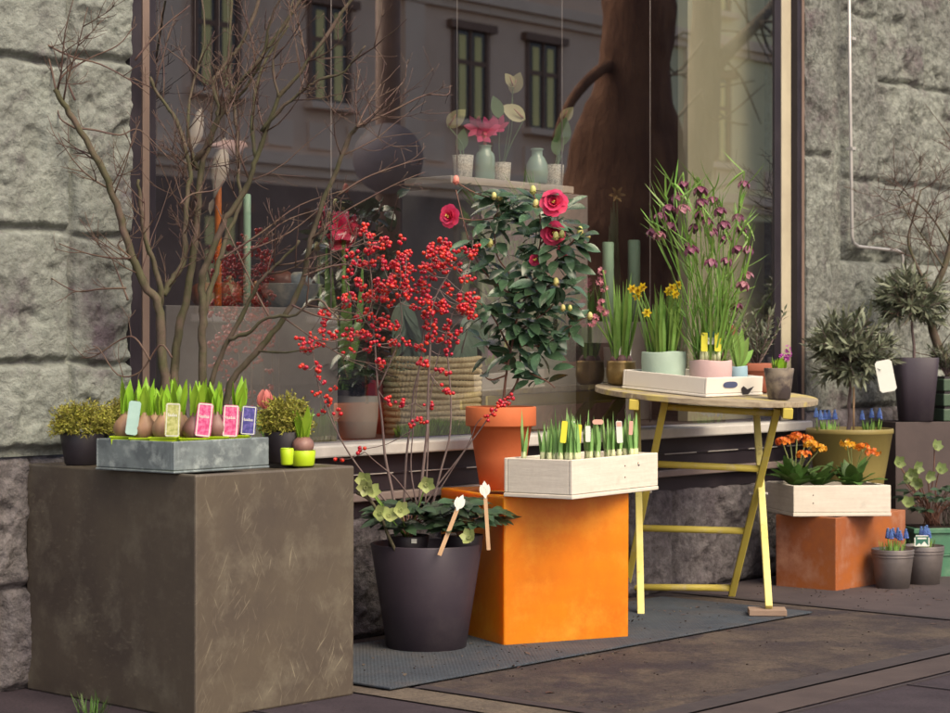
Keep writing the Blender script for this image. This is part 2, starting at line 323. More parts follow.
def mat_greybox():
    m = mat('grey_box', (.110, .090, .064), (.068, .054, .043), .46, 2.6, 9, .1, 60, .5, c3=(.17, .15, .11), s3=7, lo3=.5, hi3=.78, rvar=.12)
    nt = m.node_tree; L = nt.links.new; b = nt.nodes['Principled BSDF']; src = b.inputs['Base Color'].links[0].from_socket
    tc = nd(nt, 'ShaderNodeTexCoord'); acc = None
    for i, (rot, sc) in enumerate((((0, .45, 0), 150), ((0, .75, 0), 190), ((0, .2, 0), 170), ((0, -.4, 0), 160))):
        mp = nd(nt, 'ShaderNodeMapping'); mp.vector_type = 'TEXTURE'; mp.inputs['Rotation'].default_value = rot; mp.inputs['Scale'].default_value = (1, 5, 16); L(tc.outputs['Object'], mp.inputs['Vector'])
        no = nd(nt, 'ShaderNodeTexNoise'); no.inputs['Scale'].default_value = sc; no.inputs['Detail'].default_value = 3; L(mp.outputs[0], no.inputs['Vector'])
        r = nd(nt, 'ShaderNodeMapRange'); r.inputs['From Min'].default_value = .64; r.inputs['From Max'].default_value = .72; L(no.outputs['Fac'], r.inputs['Value'])
        if acc is None: acc = r.outputs[0]
        else:
            a = nd(nt, 'ShaderNodeMath', operation='MAXIMUM'); L(acc, a.inputs[0]); L(r.outputs[0], a.inputs[1]); acc = a.outputs[0]
    big = nd(nt, 'ShaderNodeTexNoise'); big.inputs['Scale'].default_value = 3.5; L(tc.outputs['Object'], big.inputs['Vector'])
    rb = nd(nt, 'ShaderNodeMapRange'); rb.inputs['From Min'].default_value = .4; rb.inputs['From Max'].default_value = .65; rb.inputs['To Max'].default_value = .55; rb.inputs['To Min'].default_value = .08; L(big.outputs['Fac'], rb.inputs['Value'])
    mu = nd(nt, 'ShaderNodeMath', operation='MULTIPLY'); L(acc, mu.inputs[0]); L(rb.outputs[0], mu.inputs[1])
    sx = nd(nt, 'ShaderNodeSeparateXYZ'); L(tc.outputs['Normal'], sx.inputs[0]); ab = nd(nt, 'ShaderNodeMath', operation='ABSOLUTE'); L(sx.outputs['Y'], ab.inputs[0]); rn_ = nd(nt, 'ShaderNodeMapRange'); rn_.inputs['To Min'].default_value = .22; L(ab.outputs[0], rn_.inputs['Value'])
    m2 = nd(nt, 'ShaderNodeMath', operation='MULTIPLY'); L(mu.outputs[0], m2.inputs[0]); L(rn_.outputs[0], m2.inputs[1]); mu = m2
    mx = nd(nt, 'ShaderNodeMix', data_type='RGBA'); L(mu.outputs[0], mx.inputs['Factor']); L(src, mx.inputs['A']); mx.inputs['B'].default_value = (.34, .30, .21, 1)
    L(mx.outputs['Result'], b.inputs['Base Color'])
    return m
M['grey_box'] = mat_greybox()
_b = M['orange'].node_tree.nodes['Principled BSDF']; _b.inputs['Subsurface Weight'].default_value = .42; _b.inputs['Subsurface Radius'].default_value = (.13, .03, .006); _b.inputs['Subsurface Scale'].default_value = 1.0
def mat_rubber():
    m = M['rubber']; nt = m.node_tree; L = nt.links.new; b = nt.nodes['Principled BSDF']
    tc = nd(nt, 'ShaderNodeTexCoord'); mp = nd(nt, 'ShaderNodeMapping'); L(tc.outputs['Object'], mp.inputs['Vector'])
    wv = []
    for ax in 'XY':
        w = nd(nt, 'ShaderNodeTexWave', bands_direction=ax); w.inputs['Scale'].default_value = 22; L(mp.outputs[0], w.inputs['Vector']); wv.append(w)
    a = nd(nt, 'ShaderNodeMath', operation='MULTIPLY'); L(wv[0].outputs['Fac'], a.inputs[0]); L(wv[1].outputs['Fac'], a.inputs[1])
    bp = nd(nt, 'ShaderNodeBump'); bp.inputs['Strength'].default_value = .8; bp.inputs['Distance'].default_value = .004; L(a.outputs[0], bp.inputs['Height']); L(bp.outputs[0], b.inputs['Normal'])
mat_rubber()
def mat_glass():
    m = bpy.data.materials.new('shop_glass'); m.use_nodes = True; nt = m.node_tree; L = nt.links.new
    nt.nodes.remove(nt.nodes['Principled BSDF']); out = nt.nodes['Material Output']
    t = nd(nt, 'ShaderNodeBsdfTransparent'); t.inputs[0].default_value = (.86, .85, .84, 1)
    g = nd(nt, 'ShaderNodeBsdfGlossy'); g.inputs['Roughness'].default_value = .0
    mx = nd(nt, 'ShaderNodeMixShader'); mx.inputs[0].default_value = .39; L(t.outputs[0], mx.inputs[1]); L(g.outputs[0], mx.inputs[2]); L(mx.outputs[0], out.inputs['Surface'])
    return m
M['glass'] = mat_glass()
# ================================================================ SETTING: ground
Z3 = V((0, 0, 1))
def sheet(name, pts, z, m, kind='structure', th=0.0, label=None, cat=None):
    mb = MB(); n = len(pts); top = [V((p.x, p.y, z)) for p in pts]
    mb.add(top, [tuple(range(n))], 0, False)
    if th:
        mb.add(top + [p - Z3 * th for p in top], [(i, (i + 1) % n, n + (i + 1) % n, n + i)[::-1] for i in range(n)], 0, False)
    o = mb.build(name, m, loc=(pts[0].x, pts[0].y, 0)); return tag(o, label, cat, None, kind)
def wrect(s0, s1, t0, t1): return [W(s0, t0), W(s0, t1), W(s1, t1), W(s1, t0)]
def ccw(p):
    return p if (p[1] - p[0]).cross(p[2] - p[0]).z > 0 else p[::-1]
gp = [V((-300, -300, 0)), V((300, -300, 0)), V((300, 300, 0)), V((-300, 300, 0))]
sheet('ground', gp, 0, M['paving'])
T1 = 1.475; SL, SR = .80, 2.965                              # the entrance apron: front edge, left and right edge
sheet('concrete_apron', ccw(wrect(SL + .03, SR - .02, .0, T1 - .03)), .004, M['concrete_floor'])
sheet('pavement_strip', ccw(wrect(SL - .16, SL - .015, .0, T1 + .16)), .004, M['kerbstone'])
sheet('pavement_edge', ccw(wrect(SL - .16 + .15, 7, T1 + .05, T1 + .20)), .0042, mat('pave3', (.082, .062, .058), (.056, .042, .042), .88, 4, 9, .3, 120, .3))
sheet('drain_slot', ccw(wrect(SL - .015, SL + .03, .75, T1 + .6)), .008, M['slot'])
sheet('drain_slot', ccw(wrect(SL + .03, 8, T1 - .03, T1 + .05)), .0085, M['slot'])
sheet('drain_slot', ccw(wrect(SR - .02, SR + .035, .0, T1 - .03)), .008, M['slot'])
sheet('pavement_strip', ccw(wrect(SR + .035, SR + 5, .0, T1 - .03)), .004, mat('pave2', (.085, .066, .066), (.058, .045, .048), .88, 3, 9, .3, 120, .3))
mb = MB()
for k, t in enumerate((T1 + .215, T1 + .62, T1 + 1.02)):
    box(mb, W(-3, t, -.01), D * 12, N * .008, Z3 * .0145)
for k in range(16):
    s = -2.6 + k * .72; box(mb, W(s, T1 + .223 if s > SL - .2 else .2, -.01), D * .007, N * 1.5, Z3 * .0142)
tag(mb.build('pavement_joint', M['slot']), None, None, None, 'structure')
# rubber mat along the plinth
rm = MB(); a = W(.73 - .02, .10, .008)
m_ = Matrix.Translation(a) @ Matrix.Rotation(A_, 4, 'Z')
box(rm, a, D * 2.07, N * .635, Z3 * .006)
tag(rm.build('rubber_mat', M['rubber'], M=m_, bevel=.002), 'blue grey ribbed rubber mat lying along the shop front under the pots', 'mat')
# thin litter on the apron
for i, (u, v, l, rz) in enumerate(((545, 693, .035, .5), (726, 631, .025, .3), (583, 705, .015, 1.2))):
    mb = MB(); p = G(u, v, .006); leaf(mb, p, dr(rz * 57), l, l * .45, bend=.3, n=3)
    tag(mb.build('dead_leaf', mat('dead_leaf_%d' % i, (.09, .04, .03)), loc=p), ['dry brown leaf lying on the concrete in front of the orange cube', 'dark curled leaf on the edge of the rubber mat under the table', 'tiny leaf scrap near the bottom edge of the pavement'][i], 'leaf')

# ================================================================ stone building
bld = thing('stone_building', 'rough grey stone building with a large shop window framed in black and tan', 'building', W(0, 0))
def sm(x): x = max(0, min(1, x)); return x * x * (3 - 2 * x)
def rock(name, s0, s1, z0, z1, res, blocks, m, base_t, seed=0, amp=1.0, pro=None, back=.3, side=True):
    """one masonry face as a displaced grid; blocks = (s0,s1,z0,z1,relief,roughness)"""
    ns = int((s1 - s0) / res) + 1; nz = int((z1 - z0) / res) + 1; vs = []; fs = []
    for j in range(nz):
        z = z0 + (z1 - z0) * j / (nz - 1)
        for i in range(ns):
            s = s0 + (s1 - s0) * i / (ns - 1)
            js = s + .010 * NZ.noise(V((s * 9, z * 9, seed + 3.3))) + .005 * NZ.noise(V((s * 31, z * 31, seed)))
            jz = z + .012 * NZ.noise(V((s * 7, z * 7, seed + 9.1))) + .006 * NZ.noise(V((s * 27, z * 27, seed + 5)))
            h = -.030
            for (a, b, c, d, rel, ro) in blocks:
                if a <= js <= b and c <= jz <= d:
                    e = min(js - a, b - js, jz - c, d - jz)
                    edge = sm(e / .018)
                    p = V((s * 3.2 + seed, z * 3.2, seed * 1.7 + a * 5))
                    big = NZ.noise(p) * .5 + NZ.noise(p * 2.1) * .3
                    rid = 1 - abs(NZ.noise(p * 1.9 + V((5, 2, 1))) * 1.6)
                    chip = sm((NZ.noise(p * 2.6 + V((9, 4, 7))) - .2 + .12 * NZ.noise(p * 11)) * 9)        # broken-away patches with a crisp edge
                    fine = NZ.fractal(p * 6, .9, 2.1, 5)
                    gr = NZ.noise(p * 45) + .8 * NZ.noise(p * 22); cr = NZ.turbulence(p * 3.6, 5, True)
                    pil = sm(e / .09)
                    h = -.030 + edge * (.030 + rel * pil * .5 + ro * (.005 * big - .018 * chip * rid + .008 * fine + .003 * gr - .012 * (cr - .5)) * (.35 + .65 * pil))
                    break
            if pro: h += pro(s, z)
            vs.append(W(s, base_t + h * amp, z))
    for j in range(nz - 1):
        for i in range(ns - 1):
            a = j * ns + i; fs.append((a, a + 1, a + ns + 1, a + ns))
    mb = MB(); mb.add(vs, fs, 0, True)
    if side:   # returns into the wall at both ends and the top
        for col in (0, ns - 1):
            rows = [vs[j * ns + col] for j in range(nz)]; bk = [p - N * back for p in rows]
            q = [(j, j + 1, nz + j + 1, nz + j) for j in range(nz - 1)]
            mb.add(rows + bk, q if col else [f[::-1] for f in q], 0, True)
        rows = [vs[(nz - 1) * ns + i] for i in range(ns)]; bk = [p - N * back for p in rows]
        mb.add(rows + bk, [(i, i + 1, ns + i + 1, ns + i) for i in range(ns - 1)], 0, True)
    return mb.build(name, m, bld)
SWL = s_of(132); SWR = s_of(806)                             # the window opening along the wall
s72 = s_of(73)
def zl(v): return zw(35, v)
bl = []
rows = [zl(59), zl(229), zl(363), zl(452)]
cols = [-2.3, -1.5, -.72, s72]
zz = [rows[3], rows[2], rows[1], rows[0], 2.13, 2.6, 3.1]
for a, b in zip(zz, zz[1:]):
    off = 0
    for c, d in zip(cols, cols[1:]): bl.append((c, d, a, b, -.003, .72))
zq = [rows[3], .62, zw(100, 363), zw(100, 236), zw(100, 196) + .38, 2.2, 3.1]
for a, b in zip(zq, zq[1:]): bl.append((s72, SWL + .05, a, b, -.003, 1.25))
bl2 = []
for a, b in ((0, .27), (.27, rows[3] - .012)):
    o_ = .3 if a else 0
    for c, d in ((-2.3, -1.6), (-1.6, -.9 + o_), (-.9 + o_, .03 + o_ * .3), (.03 + o_ * .3, SWL + .05)): bl2.append((c, d, a, b, .006, 1.5))
rock('stone_pier', -2.3, SWL, rows[3] - .012, 3.1, .0064, bl, M['stone'], 0, 1.0, 1.0)
rock('stone_plinth', -2.3, SWL, 0, rows[3] - .012, .0085, bl2, M['stone_dark'], -.022, 2.0, 1.0)
# right pier
def sr(u): return s_of(u)
def zr(u, v): return zw(u, v)
gA, gB = sr(835), sr(846)
b2 = []
for a, b in zip([0, zr(820, 155), zr(820, 175) + .9], [zr(820, 155), zr(820, 175) + .9, 3.1]): b2.append((SWR - .05, gA, a, b, .008, .85))
zA, zB, zC = zr(880, 262), zr(870, 180), zr(900, 83)
s80, s25 = sr(880), sr(926)
b2 += [(gB, 7.2, zA, zB, .012, 1.2), (gB, s80, zB, zr(862, 14), .014, .8), (gB, s80, zr(862, 14), 3.1, .014, 1.4), (s80, 7.2, zB, zC, .012, 1.5), (s80, s25, zC, zC + .55, .012, 1.4), (s25, 7.2, zC, zC + .55, .012, 1.3),
       (s80, 7.2, zC + .55, 3.1, .012, 1.3), (gB, sr(900), .66, zA, .010, .8), (sr(900), 7.2, .66, zA, .010, .9), ]
rock('stone_plinth', SWR, 7.2, 0, .655, .012, [(SWR - .05, gA, 0, .655, .01, 1.0), (gA, sr(895), 0, .655, .012, 1.2), (sr(895), 7.2, 0, .655, .012, 1.2)], M['stone_dark'], 0, 8.0, 1.0)
rock('stone_pier', SWR, 7.2, .655, 3.1, .0115, b2, M['stone_tan'], 0, 5.0, 1.0,
     lambda s, z: -.03 * sm((z - (zA - .005)) / .012) * sm((zA + .075 + .03 * NZ.noise(V((s * 9, 0, 1))) - z) / .05) * (1 if s > gB else 0))
mb = MB(); box(mb, W(gA + .004, -.05, .05), D * (gB - gA - .008), N * .028, Z3 * 3.0); mb.build('mortar_strip', M['stone_tan'], bld, bevel=.006)
# plinth below the window
zpl = zw(720, 484) 
pb = []; e = [SWL, 1.05, 1.9, s_of(676), 4.3]
for a, b in zip(e, e[1:]): pb.append((a, b, 0, zpl, .012, 1.25))
rock('stone_plinth', SWL, SWR, 0, zpl, .0105, pb, M['stone_dark'], -.005, 11.0, 1.0, None)
mb = MB(); box(mb, W(-2.3, -.3, 3.1), D * 9.5, N * .31, Z3 * 9); mb.build('upper_wall', M['stone'], bld)
# ---- window
win = MB()
zs = zw(500, 436); zstrip = zw(560, 478)
ZT = 3.05
fr = []
prof = [(132, 140, 'black_frame', .0), (140, 147, 'bronze_frame', .003), (147, 154, 'black_frame', .0), (154, 159.5, 'cream_frame', -.030)]
profR = [(780, 786, 'black_frame', -.033), (786, 795.5, 'cream_frame', -.030), (795.5, 799.5, 'black_frame', 0), (799.5, 802.2, 'bronze_frame', .003), (802.2, 807, 'black_frame', 0)]
names = {'black_frame': 0, 'bronze_frame': 1, 'cream_frame': 2}
for (a, b, m, t) in prof + profR:
    sa, sb = s_of(a, -.02), s_of(b, -.02)
    if a == 132: sa = SWL + .001
    if b == 807: sb = SWR - .001
    box(win, W(sa, -.065, zs + .002), D * (sb - sa - .0005), N * (.055 + t), Z3 * (ZT - zs - .002), names[m])
sgl, sgr = s_of(159.5, -.02), s_of(780, -.02)
box(win, W(SWL + .001, -.085, ZT), D * (SWR - SWL - .002), N * .075, Z3 * .05, 0)
sw = win.build('shop_window', [M['black_frame'], M['bronze_frame'], M['cream_frame']], bld, bevel=.002)
mb = MB(); mb.add([W(sgl, -.05, zs), W(sgr, -.05, zs), W(sgr, -.05, ZT), W(sgl, -.05, ZT)], [(0, 1, 2, 3)], 0, False)
mb.build('pane', M['glass'], sw)
mb = MB(); box(mb, W(SWL + .01, -.085, zs - .038), D * (SWR - SWL - .02), N * .125, Z3 * .038); mb.build('sill', M['sill'], sw, bevel=.006)
mb = MB(); box(mb, W(SWL + .01, -.085, zstrip + .002), D * (SWR - SWL - .02), N * .075, Z3 * (zs - .040 - zstrip))
box(mb, W(SWL + .01, -.0098, zstrip + .055), D * (SWR - SWL - .02), N * .006, Z3 * .006)
mb.build('base_panel', M['black_frame'], sw)
mb = MB()
for k in range(14): 
    s = SWL + .3 + k * .275; box(mb, W(s, -.004, zstrip + .056), D * .2, N * .004, Z3 * .003)
mb.build('vent_slot', M['steel'], sw)
mb = MB(); box(mb, W(SWL + .01, -.085, zstrip - .026), D * (SWR - SWL - .02), N * .10, Z3 * .026); mb.build('base_rail', mat('base_rail', (.25, .2, .18), (.2, .155, .14), .5, 6), sw, bevel=.004)
mb = MB(); box(mb, W(SWL + .01, -.085, zpl - .01), D * (SWR - SWL - .02), N * .07, Z3 * (zstrip - .028 - zpl + .01)); mb.build('base_gap', M['black_frame'], sw)
# ---- room behind the pane
zf = zs + .004
mb = MB(); dpt = 1.7
def quad(mb, p, mi=0): mb.add(p, [(0, 1, 2, 3)], mi, False)
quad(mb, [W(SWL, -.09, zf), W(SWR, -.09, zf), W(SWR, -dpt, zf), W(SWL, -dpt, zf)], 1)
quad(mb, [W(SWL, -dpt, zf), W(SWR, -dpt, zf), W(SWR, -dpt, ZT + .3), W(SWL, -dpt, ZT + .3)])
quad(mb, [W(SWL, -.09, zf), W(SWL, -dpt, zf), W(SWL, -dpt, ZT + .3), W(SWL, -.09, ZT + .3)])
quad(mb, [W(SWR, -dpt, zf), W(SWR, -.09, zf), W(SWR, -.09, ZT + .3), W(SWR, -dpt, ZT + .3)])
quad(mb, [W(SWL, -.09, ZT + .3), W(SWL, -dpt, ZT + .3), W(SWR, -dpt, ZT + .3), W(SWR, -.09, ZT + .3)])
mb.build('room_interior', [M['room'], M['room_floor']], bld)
# ---- metal conduit on the right pier
pp = [OnW(848.5, -60, .03), OnW(850, 100, .03), OnW(852, 236, .03), OnW(853.5, 243, .03), OnW(858, 246.5, .03), OnW(896, 250.5, .03), OnW(901, 252.5, .03), OnW(902.5, 258, .03), OnW(903.5, 292, .03)]
mb = MB(); tube(mb, pp, .0075, 8); o = mb.build('conduit_pipe', M['steel'], loc=pp[-1])
tag(o, 'thin bent metal conduit running down the stone wall right of the window', 'pipe')
for v in (40, 150): k_ = MB(); box(k_, OnW(846, v, .012), D * .03, N * .03, Z3 * .012); k_.build('pipe_clip', M['steel'], o)

# ================================================================ across the street (seen mirrored in the pane)
def street(name, label, s0, s1, m, wins, h=15.0, t0=30.0):
    T0 = t0; b = thing(name, label, 'building', W((s0 + s1) / 2, t0))
    mb = MB(); box(mb, W(s0, t0, 0), D * (s1 - s0), N * 9, Z3 * h)
    mb.build('wall', m, b)
    mb = MB(); box(mb, W(s0, t0 - .10, 0), D * (s1 - s0), N * .098, Z3 * 4.6); mb.build('added_dark_band', M['added_dark_band'], b)  # dark ground-floor band added to dim the lower part of the reflection
    mb = MB()
    for z in (5.05, 9.6): box(mb, W(s0 - .0, t0 - .28, z), D * (s1 - s0), N * .278, Z3 * .28); box(mb, W(s0, t0 - .14, z - .22), D * (s1 - s0), N * .138, Z3 * .218)
    for q in range(int((s1 - s0) / 1.3)): box(mb, W(s0 + .4 + q * 1.3, t0 - .07, 5.5), D * .8, N * .068, Z3 * .62)
    mb.build('cornice', M['facade_trim'], b)
    for q in (25.4, 33.2, 41.2, 44.4, 52.4): 
        if not (s0 + .5 < q < s1 - 1): continue
        mb = MB(); box(mb, W(q, t0 - .12, 5.35), D * .7, N * .118, Z3 * 4.0); mb.build('pilaster', M['facade_trim'], b)
    for s, z, w, hh in wins:
        t0 = T0 - (.10 if z < 4 else 0); fm = MB()
        for k in (-1, 1): box(fm, W(s + k * (w / 2 + .07) - .07, t0 - .05, z), D * .14, N * .1, Z3 * hh)
        box(fm, W(s - w / 2 - .3, t0 - .2, z + hh), D * (w + .6), N * .25, Z3 * .2)
        box(fm, W(s - .05, t0 - .045, z), D * .1, N * .04, Z3 * hh); box(fm, W(s - w / 2, t0 - .04, z + hh * .62), D * w, N * .035, Z3 * .12)
        o = fm.build('window', M['window_frame_dark'], b)
        pm = MB(); box(pm, W(s - w / 2, t0 - .012, z), D * w, N * .008, Z3 * hh); pm.build('pane', M['window_dark'], o)
        cm = MB()
        for k in (-1, 1): box(cm, W(s + k * w * .26 - w * .11, t0 - .022, z + .1), D * (w * .22), N * .008, Z3 * (hh * .9))  # strips coloured to imitate the brightness of the panes
        cm.build('bright_strip', M['bright_strip'], o)
        sm_ = MB(); box(sm_, W(s - w / 2 - .25, t0 - .3, z - .16), D * (w + .5), N * .3, Z3 * .16); sm_.build('window_sill', M['facade_trim'], o)
    return b
street('town_house', 'mauve plastered town house with tall paired windows mirrored in the shop pane', 14, 42.5, M['facade'],
       [(s, z, 1.15, 2.3) for s in (20.5, 23.5, 27.2, 30.7, 35.7, 38.6) for z in (1.6, 6.6, 10.6)])
street('town_house', 'pale yellow plastered town house mirrored at the right end of the shop pane', 42.9, 74, M['facade_pale'],
       [(s, z, 1.15, 2.5) for s in (46.0, 50.2, 54.5, 60) for z in (1.6, 6.2, 10.6)], 16, 29.6)
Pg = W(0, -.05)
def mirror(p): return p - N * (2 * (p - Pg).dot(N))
def big_tree(name, label, pts, rad, m, seed, twigs):
    r = random.Random(seed); base = mirror(pts[0]); base.z = 0
    t = thing(name, label, 'tree', base); mb = MB()
    q = spl([mirror(p) for p in pts], 6); n = len(q); rr = []
    for i in range(n):
        x = i / (n - 1) * (len(rad) - 1); k = min(int(x), len(rad) - 2); rr.append(rad[k] + (rad[k + 1] - rad[k]) * (x - k))
    tube(mb, q, rr, 22); mb.v = [p + V((NZ.noise(p * 1.3), NZ.noise(p * 1.3 + V((7, 1, 2))), 0)) * (.16 if rad[0] > .5 else .05) + V((NZ.noise(p * 5), NZ.noise(p * 5 + V((3, 1, 2))), 0)) * (.05 if rad[0] > .5 else .015) for p in mb.v]; mb.build('trunk', m, t)
    return t
def vt(u, v, y): return At(u, v, y)
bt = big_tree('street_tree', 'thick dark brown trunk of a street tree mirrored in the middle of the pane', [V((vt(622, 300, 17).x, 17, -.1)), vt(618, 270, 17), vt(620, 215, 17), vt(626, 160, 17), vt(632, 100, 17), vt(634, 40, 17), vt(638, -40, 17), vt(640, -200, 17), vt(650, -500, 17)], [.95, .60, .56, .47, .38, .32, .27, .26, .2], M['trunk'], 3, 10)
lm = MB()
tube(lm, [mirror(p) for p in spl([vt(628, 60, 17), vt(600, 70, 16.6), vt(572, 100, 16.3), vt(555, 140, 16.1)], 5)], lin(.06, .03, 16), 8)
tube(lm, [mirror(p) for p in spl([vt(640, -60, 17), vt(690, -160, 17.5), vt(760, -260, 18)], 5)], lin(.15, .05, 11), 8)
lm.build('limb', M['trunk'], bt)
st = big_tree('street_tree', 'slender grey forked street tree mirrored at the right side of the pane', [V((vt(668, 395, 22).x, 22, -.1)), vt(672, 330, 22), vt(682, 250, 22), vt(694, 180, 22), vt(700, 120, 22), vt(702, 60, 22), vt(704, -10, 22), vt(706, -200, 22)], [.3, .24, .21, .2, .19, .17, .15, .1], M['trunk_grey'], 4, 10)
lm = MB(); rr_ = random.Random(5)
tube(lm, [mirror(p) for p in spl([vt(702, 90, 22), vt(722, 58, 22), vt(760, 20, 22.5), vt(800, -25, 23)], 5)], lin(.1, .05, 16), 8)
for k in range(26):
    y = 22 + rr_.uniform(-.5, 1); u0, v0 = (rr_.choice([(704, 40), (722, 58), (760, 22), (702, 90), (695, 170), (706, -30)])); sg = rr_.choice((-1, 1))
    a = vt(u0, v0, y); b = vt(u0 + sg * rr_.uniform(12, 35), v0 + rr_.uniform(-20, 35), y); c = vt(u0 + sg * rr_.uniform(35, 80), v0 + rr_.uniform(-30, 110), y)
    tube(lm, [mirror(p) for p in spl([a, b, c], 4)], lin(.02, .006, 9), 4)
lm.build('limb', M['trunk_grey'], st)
# street sign, mirrored as a dark disc on a post
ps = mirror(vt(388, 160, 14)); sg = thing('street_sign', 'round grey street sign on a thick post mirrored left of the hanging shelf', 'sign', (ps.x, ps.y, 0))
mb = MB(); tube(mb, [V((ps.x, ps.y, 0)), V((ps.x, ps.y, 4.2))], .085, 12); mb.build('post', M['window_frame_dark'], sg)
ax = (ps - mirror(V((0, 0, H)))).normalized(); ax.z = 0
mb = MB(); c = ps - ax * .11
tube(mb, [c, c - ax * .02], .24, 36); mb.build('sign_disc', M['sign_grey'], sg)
# ================================================================ pedestals, trays, pots
def pedestal(name, label, p, dirR, lenR, dirL, lenL, h, m, bev=.006, taper=0.0, open_top=True):
    """open-topped fibre planter cube: corner p, edges along dirR / dirL"""
    x, y = dr(dirR), dr(dirL)
    mt = Matrix.Translation(p) @ Matrix.Rotation(math.radians(dirR), 4, 'Z')
    mb = MB(); q = [p, p + x * lenR, p + x * lenR + y * lenL, p + y * lenL]; c = (q[0] + q[2]) / 2
    lo = [c + (a - c) * (1 - taper) for a in q]
    up = [a + Z3 * h for a in q]; i1 = [c + (a - c) * (1 - .03 / lenR) + Z3 * h for a in q]; i2 = [c + (a - c) * (1 - .05 / lenR) + Z3 * (h - .012) for a in q]
    vs = lo + up + i1 + i2; fs = [(3, 2, 1, 0)]
    for l in range(3):
        for i in range(4): j = (i + 1) % 4; fs.append((l * 4 + i, l * 4 + j, l * 4 + 4 + j, l * 4 + 4 + i))
    fs.append((12, 13, 14, 15)); mb.add(vs, fs, 0, False)
    return mb.build(name, m, M=mt, bevel=bev)
# grey cube, its right face parallel to the wall
pg = G(195.5, 722); DR, DL = 46.5, 137.5
lr = len_to(pg, dr(DR), 354.5); ll = len_to(pg, dr(DL), 26.0)
HG = H - (475 - HY) / F * pg.y
o = pedestal('planter_cube', '', pg, DR, lr, DL, ll, HG, M['grey_box'], .005, .004)
tag(o, 'large scratched grey brown cube planter standing at the left against the stone wall', 'planter')
# orange cube
po = G(503.7, 650); OR = 25.6
o = pedestal('planter_cube', '', po, OR, .436, OR + 90.5, .45, .462, M['orange'], .006, .006)
tag(o, 'glossy bright orange cube planter carrying a white crate and a terracotta pot', 'planter')
HO = .462
# rusty cube
pr = G(836, 592); HR = .276
lrr = len_to(pr + Z3 * HR, dr(48), 905.8); llr = len_to(pr, dr(141), 775.5)
o = pedestal('planter_cube', '', pr, 48, lrr, 141, llr, HR, M['rust'], .006, .004)
tag(o, 'low rust red planter box under the white crate of orange primulas', 'planter')
# brown box at far right
pb_ = V((1.715, 8.36, 0)); HB = .605
o = pedestal('plinth_box', '', pb_, 14, .75, 104, .22, HB, M['brown_box'], .006)
tag(o, 'dark brown block carrying the tall black planter and the green crate', 'plinth')

def tray(name, label, cat, p, dirR, lenR, dirL, lenL, h, m, th=.012, floor=.012, group=None, boards=False, M_=None, nails=None, lip=False, bev=.0025):
    """open box: corner p, front faces along dirR and dirL -> root empty with two long sides, two ends, bottom"""
    x, y = dr(dirR), dr(dirL)
    mt = M_ if M_ is not None else Matrix.Translation(p) @ Matrix.Rotation(math.radians(dirR), 4, 'Z')
    t = thing(name, label, cat, M=mt, group=group)
    if M_ is not None:
        b3 = mt.to_3x3(); x = b3 @ V((1, 0, 0)); y = b3 @ V((math.cos(math.radians(dirL - dirR)), math.sin(math.radians(dirL - dirR)), 0)); z = b3 @ V((0, 0, 1)); p = mt.translation.copy()
    else: z = Z3
    b0 = floor + .001
    for k, (a, d, e) in enumerate(((p, x * lenR, y * th), (p + y * (lenL - th), x * lenR, y * th))):
        mb = MB(); box(mb, a + z * b0, d, e, z * (h - b0)); mb.build('side_board', m, t, bevel=bev)
    for a in (p + y * (th + .0006), p + x * (lenR - th) + y * (th + .0006)):
        mb = MB(); box(mb, a + z * b0 + (x * .0004 if a == p + y * (th + .0006) else -x * .0004), x * th, y * (lenL - 2 * th - .0012), z * (h - b0 - .0005)); mb.build('end_board', m, t, bevel=bev)
    mb = MB(); box(mb, p - x * .0015 - y * .0015, x * (lenR + .003), y * (lenL + .003), z * floor); mb.build('bottom_board', m, t, bevel=bev)
    if nails:
        for (a, b) in nails:
            mb = MB(); c = p + x * a + z * b; ball(mb, c, .0028, 0, 1); mb.build('nail', M['twig'], t)
    return t
# zinc tray with the hyacinths
pz = At(174, 475, 5.03); pz.z = HG + .001
zR, zL = 50, 142
zlr = len_to(pz, dr(zR), 269); zll = len_to(pz, dr(zL), 96)
ZH = .079
tray('zinc_tray', 'square zinc tray of sprouting hyacinth bulbs on the grey cube', 'tray', pz, zR, zlr, zL, zll, ZH, M['zinc'], .006, .006)
# white crate on the orange cube
pw = G(572, 500, HO); pw.z = HO + .001; wR, wL = 55, 149
wlr = len_to(pw, dr(wR), 658); wll = len_to(pw, dr(wL), 504)
WH = .117
tray('wooden_crate', 'whitewashed wooden crate of sprouting narcissus bulbs resting on the orange cube', 'crate', pw, wR, wlr, wL, wll, WH, M['white_wood'], .011, .012, nails=[(wlr * .6, .085), (wlr * .6, .05), ])
# white crate with primulas
pp_ = G(793.5, 517, HR); pp_.z = HR + .001
plr = len_to(pp_, dr(4), 891); pll = len_to(pp_, dr(104), 766)
PH = .116
tray('wooden_crate', 'whitewashed wooden crate of orange primulas resting on the rust red box', 'crate', pp_, 4, plr, 104, pll, PH, M['white_wood'], .011, .014, nails=[(.075, .08), (.075, .05)])

